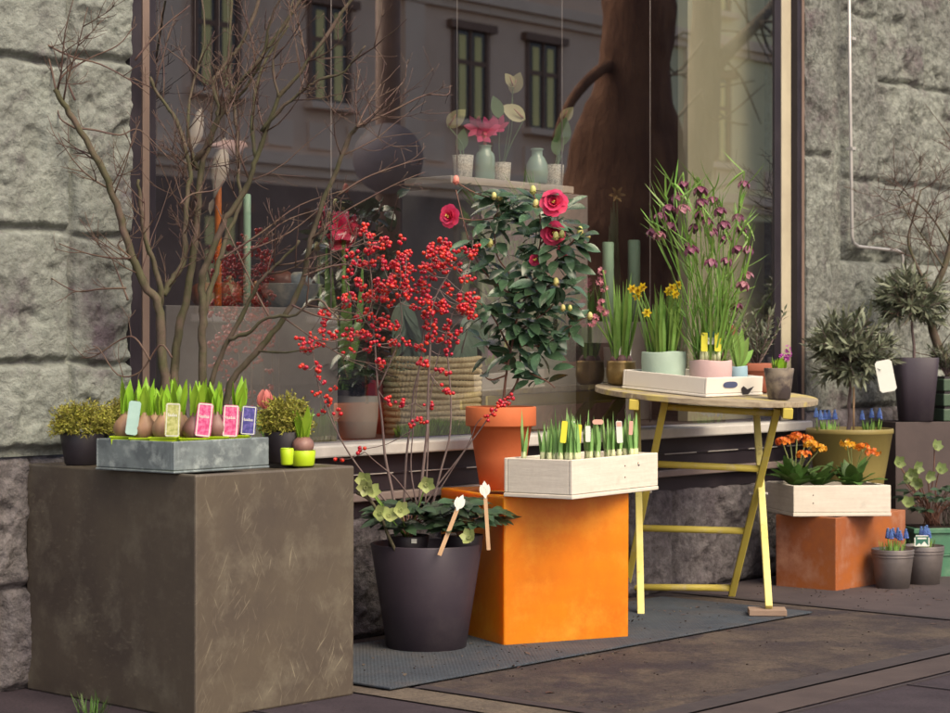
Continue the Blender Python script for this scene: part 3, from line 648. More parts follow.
def pot(name, label, cat, p, rb, rt, h, m, rim=0.0, rimh=0.0, th=.006, soil=.02, n=40, sq=None, group=None, parent=None, rings=()):
    t = parent or thing(name, label, cat, p, group=group)
    mb = MB(); pr_ = pot_prof(rb, rt, h, rim, rimh, th, soil)
    lathe(mb, pr_, p, n, sq=sq); mb.build('pot', m, t, bevel=0)
    for z in rings:
        r = rb + (rt - rb) * z / h; rg = MB(); lathe(rg, [(r - .001, z - .003), (r + .0025, z - .001), (r + .0025, z + .001), (r - .001, z + .003)], p, n); rg.build('ring', m, t)
    so = MB(); rs = pr_[-1][0]
    k = 10; vs = [V(p) + Z3 * (h - soil + .001)]
    for j in range(1, 4):
        for i in range(24):
            a = 2 * PI * i / 24; q = rs * j / 3; s2 = 1
            if sq: s2 = 1 / max(abs(math.cos(a + PI / n)), abs(math.sin(a + PI / n))); s2 = 1 + (s2 - 1) * sq
            vs.append(V(p) + V((q * s2 * math.cos(a), q * s2 * math.sin(a), h - soil + .0015 + (.006 * NZ.noise(V((q * 60, a * 4, h * 9))) if j < 3 else 0))))
    fs = [(0, 1 + i, 1 + (i + 1) % 24) for i in range(24)]
    for j in range(2):
        for i in range(24): i2 = (i + 1) % 24; fs.append((1 + j * 24 + i, 1 + (j + 1) * 24 + i, 1 + (j + 1) * 24 + i2, 1 + j * 24 + i2))
    so.add(vs, fs); so.build('soil', M['soil'], t)
    return t

# ================================================================ folding table
EX = V((.996, -.085, 0)).normalized(); TC = V((.817, 7.25, .754)); TA, TB = -.054, .05
def tz(x, y): return TC.z + TA * (x - TC.x) + TB * (y - TC.y)
TN = V((-TA, -TB, 1)).normalized()
tx = (EX - TN * EX.dot(TN)).normalized(); ty = TN.cross(tx)
TM = Matrix((( tx.x, ty.x, TN.x, TC.x), (tx.y, ty.y, TN.y, TC.y), (tx.z, ty.z, TN.z, TC.z), (0, 0, 0, 1)))
tab = thing('folding_table', 'yellow folding garden table with a round weathered top carrying potted spring flowers', 'table', (TC.x, TC.y, 0))
TR = .392; ns_ = 8; wsl = 2 * TR / ns_
for i in range(ns_):
    y0, y1 = -TR + i * wsl + .0012, -TR + (i + 1) * wsl - .0012; pts = []
    for k in range(9): y = y0 + (y1 - y0) * k / 8; pts.append((math.sqrt(max(0, TR * TR - y * y)) + R.uniform(-.002, .002), y))
    poly = [V((a, b, 0)) for a, b in pts] + [V((-a, b, 0)) for a, b in pts[::-1]]
    n = len(poly); mb = MB(); mb.add([TM @ p for p in poly] + [TM @ (p - Z3 * .019) for p in poly], [tuple(range(n)), tuple(range(n, 2 * n))[::-1]] + [(j, n + j, n + (j + 1) % n, (j + 1) % n) for j in range(n)], 0, False)
    mb.build('tabletop_slat', M['grey_wood'], tab, bevel=.002)
for xx in (-.25, .27):
    mb = MB(); m4 = TM @ Matrix.Translation((xx, 0, -.056)); cbox(mb, None, .034, .60 if xx > 0 else .62, .036, M=m4); mb.build('batten', M['yellow'], tab, bevel=.003)
def tp(x, y, dz=0): p = V((x, y, 0)); p.z = tz(x, y) + dz; return p
legm = M['yellow_pale']
def legbar(name, a, b, m): mb = MB(); bar(mb, a, b, .024, .034, up=EX.cross(Z3)); return mb.build(name, m, tab, bevel=.003)
aTL, aTR = tp(.592, 7.5, -.02), tp(1.02, 7.46, -.02)
aBL = G(641, 617.5); aBR = V((.985, 6.87, .036))
legbar('leg', aBL, aTL, legm); legbar('leg', aBR, aTR, legm)
bTL, bTR = tp(.655, 7.06, -.024), tp(1.037, 7.02, -.024)
bBL, bBR = V((.545, 7.47, 0)), G(731, 598)
legbar('leg', bBL, bTL, M['yellow']); legbar('leg', bBR, bTR, M['yellow'])
def lp(a, b, t): return a + (b - a) * t
for t in (.31, .635, .945):
    mb = MB(); tube(mb, [lp(bTL, bBL, t), lp(bTR, bBR, t)], .0125, 10); mb.build('rung', M['yellow'], tab)
mb = MB(); tube(mb, [lp(bTL, bBL, .03), lp(bTR, bBR, .03)], .012, 10); mb.build('hinge_rod', M['yellow'], tab)
mb = MB(); tube(mb, [lp(aTL, aBL, .03), lp(aTR, aBR, .03)], .012, 10); mb.build('hinge_rod', M['yellow'], tab)
for a_, b_, c_, d_, sg in ((aTL, aBL, bTL, bBL, -1), (aTR, aBR, bTR, bBR, 1)):
    q = (lp(a_, b_, .46) + lp(c_, d_, .46)) / 2; mb = MB(); tube(mb, [q - EX * .03, q + EX * .03], .005, 8); ball(mb, q + EX * .03, .007, 0, 1, (.6, 1, 1)); ball(mb, q - EX * .03, .007, 0, 1, (.6, 1, 1)); mb.build('bolt', M['steel'], tab)
mb = MB(); box(mb, V((.915, 6.84, .0152)), dr(-4) * .125, dr(86) * .095, Z3 * .02)
o = mb.build('wood_block', M['plain_wood'], loc=(.915, 6.84, .015), bevel=.002); tag(o, 'small flat wood block wedged under the right front table leg', 'block')
# white tray on the table, with hand holes in its right end
ptr = tp(.783, 6.95, .002); tRd, tLd = 50, 140
tl_r = .357; tl_l = .35
TMt = Matrix.Translation(ptr) @ Matrix((( tx.x, ty.x, TN.x, 0), (tx.y, ty.y, TN.y, 0), (tx.z, ty.z, TN.z, 0), (0, 0, 0, 1))) @ Matrix.Rotation(math.radians(tRd) - math.atan2(EX.y, EX.x), 4, 'Z')
tt = tray('serving_tray', 'white painted wooden tray with cut-out handles holding pots on the round table', 'tray', ptr, tRd, tl_r, tLd, tl_l, .066, M['white_paint'], .009, .009, M_=TMt)
x3 = TMt.to_3x3(); X3, Y3 = x3 @ V((1, 0, 0)), x3 @ V((0, 1, 0))
mb = MB()
hp = [(.145 + .045 * math.copysign(abs(math.cos(a)) ** .6, math.cos(a)), .040 + .011 * math.sin(a)) for a in [2 * PI * k / 20 for k in range(20)]]
mb.add([ptr + X3 * a + TN * b - Y3 * .0022 for a, b in hp], [tuple(range(20))], 0, False); mb.build('handle_hole', M['navy'], tt)
mb = MB()
for pl in ([(.225, .004), (.262, .004), (.297, .032), (.270, .026), (.255, .022), (.228, .034), (.215, .026)],): mb.add([ptr + X3 * a + TN * b - Y3 * .0022 for a, b in pl], [tuple(range(len(pl)))], 0, False)
mb.build('black_emblem', M['black_plastic'], tt)

# ================================================================ the other containers (plants are grown into them below)
CP = V((-.146, 6.165, 0))                                        # big dark round pot
dkp = thing('round_planter', 'tall dark grey round planter between the grey and orange cubes', 'planter', CP)
mb = MB(); lathe(mb, pot_prof(.118, .168, .325, th=.008, soil=.06), CP, 64); mb.build('wall', M['dark_pot'], dkp)
mb = MB(); lathe(mb, [(.001, .262), (.155, .262), (.155, .264), (.001, .268)], CP, 32); mb.build('soil', M['soil'], dkp)
TCp = V((.082, 6.50, HO + .001))                                 # terracotta pot of the camellia
def bucket(p, label):
    return pot('zinc_bucket', label, 'bucket', p, .062, .080, .150, M['bucket'], th=.003, soil=.012, rings=(.122, .134), n=48)
bk1 = bucket(V((1.578, 7.745, 0)), 'dull zinc bucket of blue grape hyacinths in front of the rust red box')
bk2 = bucket(V((1.722, 7.875, 0)), 'dull zinc bucket half hidden behind a nearer bucket, beside the green trough')
# green metal trough
gt = thing('metal_trough', 'green painted metal trough of hellebores and lavender at the right edge', 'trough', (1.74, 8.10, 0), math.radians(8))
gm = MB(); gx, gy = dr(8), dr(98); g0 = V((1.735, 8.09, 0))
for z0, z1, ins in ((.0, .085, .006), (.0852, .09, 0.0), (.0902, .175, .006), (.1752, .195, -.004)):
    box(gm, g0 + gx * ins + gy * ins + Z3 * z0, gx * (.62 - 2 * ins), gy * (.18 - 2 * ins), Z3 * (z1 - z0))
gm.build('wall', M['green_trough'], gt, bevel=.004)
mb = MB(); box(mb, g0 + gx * .015 + gy * .015 + Z3 * .192, gx * .59, gy * .15, Z3 * .006); mb.build('soil', M['soil'], gt)
# ================================================================ PLANTS
def trace(pts, y0, y1, n=4):
    k = len(pts); return spl([At(u, v, y0 + (y1 - y0) * i / max(k - 1, 1)) for i, (u, v) in enumerate(pts)], n)
def twig(mb, p, d, L, r, rnd, depth=0, mi=1, up=.25, mid=None):
    n = 5; pts = [V(p)]; d = V(d).normalized(); q = V(p)
    for i in range(n):
        d = (d + rv(rnd) * .15 + Z3 * up * .35).normalized(); q = q + d * (L / n); pts.append(q.copy())
    tube(mb, pts, lin(r, max(r * .35, .0007), n + 1), 4 if depth else 5, mi)
    if depth < 2:
        for i in range(1, n):
            if rnd.random() < (.6 if depth == 0 else .4):
                a = (pts[i + 1] - pts[i]).normalized(); s = a.cross(rv(rnd)).normalized()
                for sg in ((1, -1) if rnd.random() < .45 else (1,)):
                    twig(mb, pts[i], a * .75 + s * sg * .75, L * rnd.uniform(.3, .6), r * .6, rnd, depth + 1, mi, up)
    return pts
# ---- big bare shrub behind the hyacinths
rs = random.Random(21)
SB = V((-.765, 5.60, HG + .001))
shrub = thing('bare_shrub', 'big bare leafless shrub with many olive stems behind the hyacinths on the grey cube', 'shrub', SB)
pot('', None, None, SB, .10, .125, .075, M['black_plastic'], parent=shrub, soil=.015)
ST = [  # (trace, depth from-to, radii)
 ([(172, 415), (166, 385), (161, 345), (158, 304), (148, 290), (131, 254), (121, 220), (111, 189), (95, 155), (77, 125), (66, 108), (55, 90)], 5.6, 5.42, (.015, .0072)),
 ([(159, 306), (161, 290), (153, 262), (146, 238), (140, 205), (138, 180)], 5.585, 5.5, (.010, .004)),
 ([(163, 295), (172, 280), (183, 262), (185, 225), (188, 189), (190, 165), (177, 120), (162, 101), (150, 77)], 5.6, 5.7, (.010, .004)),
 ([(182, 415), (175, 385), (178, 335), (185, 304), (194, 254), (197, 215), (201, 170), (214, 130), (219, 108), (213, 84), (224, 66), (248, 30), (275, -50)], 5.62, 5.8, (.0145, .004)),
 ([(190, 166), (203, 150), (216, 126), (236, 88), (269, 47), (325, -40)], 5.72, 5.6, (.009, .004)),
 ([(204, 415), (202, 382), (202, 338), (203, 311), (201, 281), (211, 254), (222, 225), (232, 209), (249, 182), (256, 158), (266, 132), (279, 98), (300, 72), (330, 30), (380, -40)], 5.6, 5.5, (.0135, .004)),
 ([(203, 318), (212, 285), (219, 262), (226, 236), (240, 205), (238, 170), (236, 120), (228, 60), (232, -10)], 5.6, 5.85, (.009, .003)),
 ([(209, 415), (213, 375), (230, 338), (250, 300), (262, 278), (280, 262), (300, 240)], 5.58, 5.45, (.009, .003)),
 ([(230, 340), (250, 331), (268, 318), (296, 314), (318, 300), (338, 320)], 5.53, 5.4, (.006, .002)),
 ([(226, 415), (230, 385), (249, 360), (273, 333), (292, 305), (304, 274), (311, 240), (331, 182), (351, 135), (357, 126)], 5.6, 5.46, (.010, .0055)),
 ([(255, 352), (285, 352), (318, 346)], 5.57, 5.4, (.0035, .0015)),
 ([(256, 158), (252, 120), (262, 70), (285, 30), (295, -10)], 5.56, 5.7, (.006, .0025)), ([(219, 111), (240, 95), (262, 60), (270, 20), (290, -15)], 5.74, 5.6, (.006, .0025)), ([(197, 170), (188, 130), (192, 90), (205, 40), (200, -10)], 5.7, 5.8, (.006, .002)), ([(279, 98), (272, 60), (288, 25)], 5.5, 5.45, (.004, .002)),
 ([(262, 130), (285, 105), (311, 84), (345, 70), (365, 45)], 5.52, 5.4, (.006, .002)),
]
for k, (tr, y0, y1, (ra, rb)) in enumerate(ST):
    mb = MB(); q = trace(tr, y0, y1); n = len(q)
    q = [p + rv(rs) * .003 for p in q]
    ra *= .98; tube(mb, q, [ra + (rb - ra) * (i / (n - 1)) ** .8 + (.0012 if i % 7 == 3 else 0) for i in range(n)], 9, 0)
    for i in range(n):
        v = HY - (q[i].z - H) * F / q[i].y
        if v < 330 and rs.random() < (.19 if v < 240 else .07):
            a = (q[min(i + 1, n - 1)] - q[max(i - 1, 0)]).normalized(); s = a.cross(rv(rs)).normalized()
            for sg in ((1, -1) if rs.random() < .5 else (1,)): twig(mb, q[i], a * .7 + s * sg * .8 + V((0, -.1, 0)), rs.uniform(.10, .32), rs.uniform(.0017, .0030), rs)
    mb.build('branch', [M['bark'], M['twig']], shrub)
TW = [  # single thin twigs copied from the photo
 [(56, 92), (60, 60), (37, 35), (31, 0)], [(57, 95), (44, 45), (22, 30), (0, 18)], [(57, 90), (64, 74), (90, 58), (118, 45), (132, 28)], [(35, 38), (70, 56), (100, 64), (130, 80), (150, 95)],
 [(131, 258), (112, 258), (82, 252), (45, 238)], [(131, 258), (118, 245), (126, 238)], [(128, 300), (112, 258)], [(126, 288), (100, 289), (75, 291), (48, 276)], [(150, 360), (135, 338), (120, 340), (95, 356), (80, 358)],
 [(172, 358), (160, 345), (140, 372), (118, 375), (100, 350), (93, 346)], [(75, 128), (60, 118), (57, 98)], [(77, 128), (95, 130), (120, 135), (140, 130), (170, 160)], [(135, 60), (160, 30), (190, 5)], [(75, 100), (66, 75), (74, 60), (82, 50)],
 [(357, 127), (366, 108), (381, 84)], [(357, 127), (375, 112), (403, 82)], [(357, 127), (390, 112), (425, 95), (447, 95), (450, 85)], [(338, 195), (365, 178), (400, 165), (425, 158)], [(311, 240), (335, 218), (365, 200), (400, 182), (425, 172)],
 [(292, 305), (318, 316), (350, 320), (372, 312)], [(303, 276), (325, 268), (345, 264), (352, 268)], [(270, 318), (255, 290), (232, 240), (216, 205)], [(220, 260), (262, 232), (300, 205), (345, 190)], [(180, 204), (192, 194), (215, 190), (224, 180)],
 [(240, 262), (280, 224), (316, 210)], [(250, 250), (290, 232), (330, 200)]]
mb = MB()
for k, tr in enumerate(TW):
    y = 5.42 + .12 * rs.random(); q = trace(tr, y, y + .06); tube(mb, q, lin(.0032, .0012, len(q)), 5, 0)
    for i in range(2, len(q), 3):
        if rs.random() < .5: a = (q[min(i + 1, len(q) - 1)] - q[i - 1]).normalized(); twig(mb, q[i], a * .6 + rv(rs) * .7, rs.uniform(.04, .1), .0013, rs, 1, 0)
mb.build('twig_growth', M['twig'], shrub)

# ---- hyacinths in the zinc tray
rh = random.Random(5)
zx, zy = dr(zR), dr(zL)
def hyacinth(t, p, rnd, dark=False, Lh=.085, nl=5, rb=.030, lean=0.0):
    pm = MB(); lathe(pm, [(rb * 1.15, 0), (rb * 1.5, .066), (rb * 1.66, .069), (rb * 1.66, .0715), (rb * 1.45, .071), (rb * 1.40, .06)], p, 4, 0, False); pm.build('pot', M['lime'], t)
    b = MB(); c = V(p) + Z3 * .092; ax = V((lean + rnd.uniform(-.1, .1), rnd.uniform(-.1, .1), 1)).normalized()
    x, y = frame_of(ax); m3 = Matrix((x, y, ax)).transposed(); vs = []; fs = []; n = 18
    pf = [(.3, -1.0), (.75, -.75), (.98, -.3), (1.0, .1), (.85, .5), (.6, .85), (.42, 1.15), (.34, 1.4)]
    for r, z in pf:
        for k in range(n): a = 2 * PI * k / n; q = rb * r * (1 + .04 * math.sin(5 * a + z)); vs.append(c + m3 @ V((q * math.cos(a), q * math.sin(a), rb * z)))
    for i in range(len(pf) - 1):
        for k in range(n): fs.append((i * n + k, i * n + (k + 1) % n, (i + 1) * n + (k + 1) % n, (i + 1) * n + k))
    b.add(vs, fs); b.build('bulb', M['bulb_dark'] if dark else M['bulb'], t)
    s = MB(); top = c + ax * rb * 1.15
    for k in range(nl):
        a = 2 * PI * k / nl + rnd.random(); o = (x * math.cos(a) + y * math.sin(a)); L = Lh * rnd.uniform(.75, 1.1)
        leaf(s, top + o * .006, ax + o * .12, L, .025, nrm=o, bend=-.18, fold=.35, n=6, prof='blade')
    s.build('shoot', M['shoot'], t)
HYL = [ # (along R, along L, dark, label)
 (.08, .82, 0, 'pale hyacinth bulb at the far left corner of the zinc tray'), (.09, .55, 0, 'tan hyacinth bulb right of the pale mint tag in the zinc tray'), (.10, .28, 0, 'plump tan hyacinth bulb left of the olive yellow tag in the zinc tray'),
 (.34, .14, 1, 'dark purple hyacinth bulb just left of the first pink tag'), (.60, .14, 1, 'dark purple hyacinth bulb between the two pink tags'), (.86, .15, 1, 'dark hyacinth bulb between the second pink tag and the navy tag'),
 (.40, .45, 0, 'tall hyacinth shoots in the middle of the zinc tray'), (.70, .45, 1, 'hyacinth shoots in the tray behind the second pink tag'), (.38, .78, 0, 'hyacinth with shoots at the back left of the zinc tray'), (.68, .78, 0, 'hyacinth at the back corner of the zinc tray nearest the bare shrub')]
for a, b, dk, lab in HYL:
    p = pz + zx * (zlr * (.06 + .88 * a)) + zy * (zll * (.06 + .88 * b)) + Z3 * (.012 + rh.uniform(0, .004))
    t = thing('potted_hyacinth', lab, 'hyacinth', p, group='hyacinth bulbs in the zinc tray'); hyacinth(t, p, rh, dk, rh.uniform(.07, .095), rh.choice((6, 7, 8)))
def ptag(u, v, y, wpx, hpx, lean, m, lab, marks=None, mk='label_white', stick=False, group=None, name='plant_tag', yaw=0.0, dep=0):
    """picture label stuck in a pot: centre pixel, depth, size in photo pixels"""
    c = At(u, v, y); w_, h_ = wpx / F * y, hpx / F * y
    mt = Matrix.Translation(c - V((math.sin(lean) * h_ / 2, 0, h_ / 2 * math.cos(lean)))) @ Matrix.Rotation(yaw, 4, 'Z') @ Matrix.Rotation(lean, 4, 'Y') @ Matrix.Rotation(-.08, 4, 'X')
    t = thing(name, lab, 'tag', M=mt, group=group); mb = MB(); ch = w_ * .14
    ol = [(-w_ / 2 + ch, 0), (w_ / 2 - ch, 0), (w_ / 2, ch), (w_ / 2, h_ - ch), (w_ / 2 - ch, h_), (-w_ / 2 + ch, h_), (-w_ / 2, h_ - ch), (-w_ / 2, ch)]; n = 8
    mb.add([mt @ V((a, 0, b)) for a, b in ol] + [mt @ V((a, .0012, b)) for a, b in ol], [tuple(range(n)), tuple(range(n, 2 * n))[::-1]] + [(i, n + i, n + (i + 1) % n, (i + 1) % n) for i in range(n)], 0, False)
    mb.build('card', m, t)
    if marks:
        bm = MB(); f = -.0008
        for kind, a, b, c_, d in marks:
            if kind == 'bar': q = [(a, b), (c_, b), (c_, d), (a, d)]
            elif kind == 'tri': q = [(a, b), (c_, b), ((a + c_) / 2, d)]
            q = [mt @ V((x_ * w_, f, z_ * h_)) for x_, z_ in q]; bm.add(q, [tuple(range(len(q)))], 0, False)
            if kind == 'bar' and False: pass
        bm.build('print', M[mk], t)
    return t
def border(w=.06, hk=.5):
    return [('bar', -.44, .02, -.44 + w, .98), ('bar', .44 - w, .02, .44, .98), ('bar', -.44 + w, .02, .44 - w, .02 + w * hk), ('bar', -.44 + w, .98 - w * hk, .44 - w, .98)]
def script(z, n=6, h=.05): return [('bar', -.32 + i * .64 / n, z, -.32 + i * .64 / n + .055, z + h * (1.5 if i % 3 == 0 else 1)) for i in range(n)] + [('bar', -.30, z - .015, .30, z)]
def edge_y(p, dR_, dL_, u, inn=.012):
    a = (CX + p.x / p.y * F); d = dr(dR_) if u > a else dr(dL_); return (p + d * len_to(p, d, u)).y + inn
ptag(133, 418, edge_y(pz, zR, zL, 133), 12, 34, .12, M['label_mint'], 'pale mint plant tag leaning at the left of the zinc tray', None)
ptag(172.5, 420, edge_y(pz, zR, zL, 172.5), 15, 34, .03, M['label_olive'], 'olive yellow plant tag with white script in front of the tan bulbs', script(.62) + border(.05))
ptag(204, 420, edge_y(pz, zR, zL, 204), 16, 34, .10, M['label_pink'], 'pink flower tag on the zinc tray, the more slanted left one of two', script(.58) + border(.07), group='pink plant tags')
ptag(230.5, 421, edge_y(pz, zR, zL, 230.5), 16, 32, .05, M['label_pink'], 'pink flower tag on the zinc tray, the right one beside the navy tag', script(.58) + border(.07), group='pink plant tags')
ptag(248.5, 420.5, edge_y(pz, zR, zL, 248.5), 15, 29, .07, M['label_navy'], 'navy blue plant tag with pale border and script at the tray end', script(.5) + border(.06))
# lime green rim leaves of the pots overhanging the tray edge are the pots themselves

# ---- mossy shrubs
def moss(name, label, p, rb, rt, h, rx, rz_, m, seed, n=330, potm='black_plastic', sq=0):
    rnd = random.Random(seed); t = thing(name, label, 'shrub', p); pot('', None, None, p, rb, rt, h, M[potm], parent=t, soil=.01, th=.003)
    mb = MB(); c = V(p) + Z3 * (h + rz_ * .25)
    for i in range(n):
        d = rv(rnd, -.35, 1); k = rnd.uniform(.45, 1) ** .6; tip = c + V((d.x * rx, d.y * rx, d.z * rz_)) * k * (1 + .16 * NZ.noise(d * 2.6 + V((seed, 0, 0))))
        o = tip - (tip - c).normalized() * .028; q = spl([c + (o - c) * .8, o, tip], 2); ax = (tip - o).normalized()
        for j in range(13):
            b = o + (tip - o) * (j / 12) + rv(rnd) * .004; leaf(mb, b, ax * .6 + rv(rnd) * .8, rnd.uniform(.007, .012), .0042, nrm=rv(rnd), n=1, fold=0, prof='blade')
    mb.build('foliage', m, t); return t
moss('mossy_shrub', 'mossy green shrub in a black pot at the left end of the grey cube', V((-1.035, 5.40, HG + .001)), .045, .058, .085, .092, .075, M['moss'], 31, 420)
moss('mossy_shrub', 'low mossy shrublet squeezed between the left shrub and the zinc tray', V((-.965, 5.62, HG + .001)), .035, .045, .085, .075, .075, M['moss'], 33, 300)
moss('mossy_shrub', 'mossy green shrub in a black pot right of the zinc tray', V((-.51, 5.50, HG + .001)), .045, .056, .085, .080, .085, M['moss'], 32, 420)
# lime pots right of the tray
def limepot(p, r, h, label, dark, seed):
    t = thing('potted_bulb', label, 'bulb', p); mb = MB(); lathe(mb, pot_prof(r * .88, r, h, th=.002, soil=.008), p, 24); mb.build('pot', M['lime'], t)
    rnd = random.Random(seed); b = MB(); ball(b, p + Z3 * (h + .012), .031, 0, 2, (1, 1, .85), .1); b.build('bulb', M['bulb_dark'] if dark else M['bulb'], t)
    s = MB()
    for k in range(6): a = 2 * PI * k / 6; o = V((math.cos(a), math.sin(a), 0)); leaf(s, p + Z3 * (h + .03) + o * .005, Z3 + o * .25, rnd.uniform(.08, .11), .025, nrm=o, bend=-.1, fold=.35, n=5, prof='blade')
    s.build('shoot', M['shoot'], t)
limepot(At(303, 466, 5.46), .034, .042, 'dark bulb with green shoots in a lime pot on the right of the grey cube', 1, 4)
q_ = At(287, 465, 5.36); mb = MB(); lathe(mb, pot_prof(.016, .018, .044, th=.002, soil=.03), q_, 24); tag(mb.build('lime_pot', M['lime'], loc=q_), 'small empty lime green pot squeezed between the black pot and a wider lime pot', 'pot')
# pink tulip behind
p = At(270, 462, 5.60); p.z = HG + .001
t = thing('potted_tulip', 'closed coral pink tulip with blue green leaves right of the zinc tray', 'tulip', p); pot('', None, None, p, .03, .038, .06, M['black_plastic'], parent=t, soil=.01)
mb = MB(); tip = At(265, 409, 5.60); tube(mb, spl([p + Z3 * .05, (p + tip) / 2 + V((.004, 0, 0)), tip], 4), .003, 6); mb.build('stem', M['blade'], t)
mb = MB()
for k in range(6):
    a = 2 * PI * k / 6; o = V((math.cos(a), math.sin(a), 0)); leaf(mb, tip + o * .004, Z3 + o * .5, .056, .030, nrm=-o, bend=-.95 if k % 2 else -.85, fold=-.4, n=6)
mb.build('flower', M['tulip'], t)
mb = MB()
for u, v, b in ((290, 412, .1), (300, 418, .3), (280, 420, .2), (294, 428, .4), (262, 425, .2)): q = At(u, v, 5.58); leaf(mb, p + Z3 * .055, q - p - Z3 * .055, (q - p).length, .03, nrm=V((0, -1, .6)), bend=b, n=6)
mb.build('foliage', M['blade_blue'], t)

# ---- winterberry + hellebores in the dark round planter
rw = random.Random(77)
wb = thing('winterberry_plant', 'leafless winterberry with clusters of bright red berries rising from the dark round planter', 'plant', CP + Z3 * .264)
WS = [([(395, 505), (392, 490), (385, 455), (382, 420), (378, 390), (375, 345), (372, 310), (371, 275), (363, 235)], 6.12, 6.10, .0052),
 ([(404, 508), (405, 480), (407, 450), (411, 420), (414, 390), (421, 360), (425, 315), (430, 285), (438, 250)], 6.16, 6.14, .0045),
 ([(419, 506), (423, 470), (427, 430), (428, 395), (430, 350), (433, 305), (446, 278), (456, 262)], 6.10, 6.05, .0055),
 ([(417, 506), (411, 470), (413, 430), (416, 395), (419, 375)], 6.14, 6.14, .003),
 ([(432, 508), (441, 470), (449, 440), (451, 410), (449, 370), (446, 335), (458, 300), (470, 262), (473, 240)], 6.2, 6.16, .004),
 ([(425, 508), (428, 450), (430, 400), (440, 350), (455, 325), (475, 310)], 6.2, 6.2, .003),
 ([(392, 508), (372, 485), (350, 455), (336, 430), (325, 405), (317, 380), (313, 352), (312, 330)], 6.1, 6.0, .0032),
 ([(412, 500), (395, 478), (376, 462), (365, 452)], 6.05, 5.98, .002),
 ([(425, 505), (438, 485), (459, 458), (480, 430), (494, 410), (506, 402)], 6.12, 6.05, .003),
 ([(430, 505), (452, 470), (468, 445), (476, 425), (482, 418)], 6.12, 6.02, .0022),
 ([(340, 440), (332, 415), (328, 400), (334, 390), (340, 375)], 6.06, 6.02, .0018),
 ([(378, 390), (395, 350), (402, 320), (398, 290)], 6.1, 6.0, .0025), ([(372, 330), (352, 300), (345, 280)], 6.1, 6.02, .002), ([(374, 320), (390, 280), (396, 255)], 6.1, 6.15, .002)]
mb = MB(); nodes = []
for tr, y0, y1, r in WS:
    q = trace(tr, y0, y1); tube(mb, q, lin(r, max(.0012, r * .35), len(q)), 6)
    nodes += q[len(q) // 2:]
mb2 = mb
def cl(u, v, y): return At(u, v, y)
CLU = []
for cx, cy, rx, ry, n in ((372, 268, 30, 34, 34), (355, 300, 16, 40, 14), (398, 262, 18, 30, 14), (432, 290, 28, 26, 22), (452, 262, 26, 26, 22), (440, 325, 24, 24, 16), (462, 305, 16, 22, 8), (378, 325, 28, 26, 14), (440, 250, 18, 12, 6), (418, 258, 14, 14, 5)):
    for i in range(n):
        a = rw.uniform(0, 2 * PI); k = math.sqrt(rw.random()); CLU.append((cx + rx * k * math.cos(a), cy + ry * k * math.sin(a), rw.choice((2, 3, 3, 4))))
for u, v, n in ((363, 232, 3), (365, 222, 1), (313, 335, 3), (318, 342, 3), (306, 343, 3), (312, 350, 4), (302, 350, 2), (322, 333, 3), (326, 342, 2), (331, 338, 2), (298, 341, 1), (300, 347, 2), (303, 367, 3), (320, 363, 2), (316, 372, 2), (322, 380, 2), (334, 388, 2), (314, 394, 2), (326, 398, 3), (328, 404, 2), (319, 412, 2), (340, 412, 2), (324, 318, 4), (326, 308, 3), (322, 325, 2), (338, 334, 4), (345, 332, 3), (364, 338, 3), (372, 344, 2), (366, 350, 2), (380, 362, 3), (384, 364, 3), (364, 337, 2), (392, 402, 4), (400, 403, 3), (408, 342, 3), (414, 345, 3), (422, 346, 3), (428, 340, 3), (420, 362, 3), (424, 366, 2), (440, 371, 3), (448, 374, 2), (446, 392, 3), (450, 394, 2), (432, 405, 2), (416, 418, 2), (424, 420, 2), (411, 424, 1), (500, 402, 4), (508, 400, 4), (514, 396, 2), (494, 412, 2), (488, 418, 1), (470, 312, 4), (476, 308, 4), (472, 298, 3), (478, 246, 3), (474, 254, 3), (359, 450, 2), (338, 458, 1), (346, 352, 2), (474, 316, 3), (456, 342, 3), (449, 352, 3)):
    CLU.append((u, v, n))
CLU = CLU[:0] + CLU
for k, (u, v, n) in enumerate(CLU):
    y = 6.08 + rw.uniform(-.10, .10); c = At(u, v, y)
    near = min(nodes, key=lambda p: (p - c).length); m = (near + c) / 2 + V((rw.uniform(-.01, .01), rw.uniform(-.01, .01), -.012))
    tube(mb2, spl([near, m, c], 3), lin(.0016, .0009, 7), 4)
    CLU[k] = (c, near, n)
mb2.build('branch', M['stem_grey'], wb)
CLU.sort(key=lambda e: -e[2])
def berries(mb, c, near, n):
    ax = (c - near).normalized() if (c - near).length > 1e-4 else Z3
    for j in range(n + 3):
        o = rv(rw) * .0105 - ax * (.009 * (j // 2)); ball(mb, c + o, rw.uniform(.0045, .0070), 0, 2)
for c, near, n in CLU[:98]:
    b = MB(); berries(b, c, near, n); b.build('berry_cluster', M['berry'], wb)
b = MB()
for c, near, n in CLU[98:]: berries(b, c, near, n)
tag(b.build('berry_cluster', M['berry'], wb), None, None, None, 'stuff')
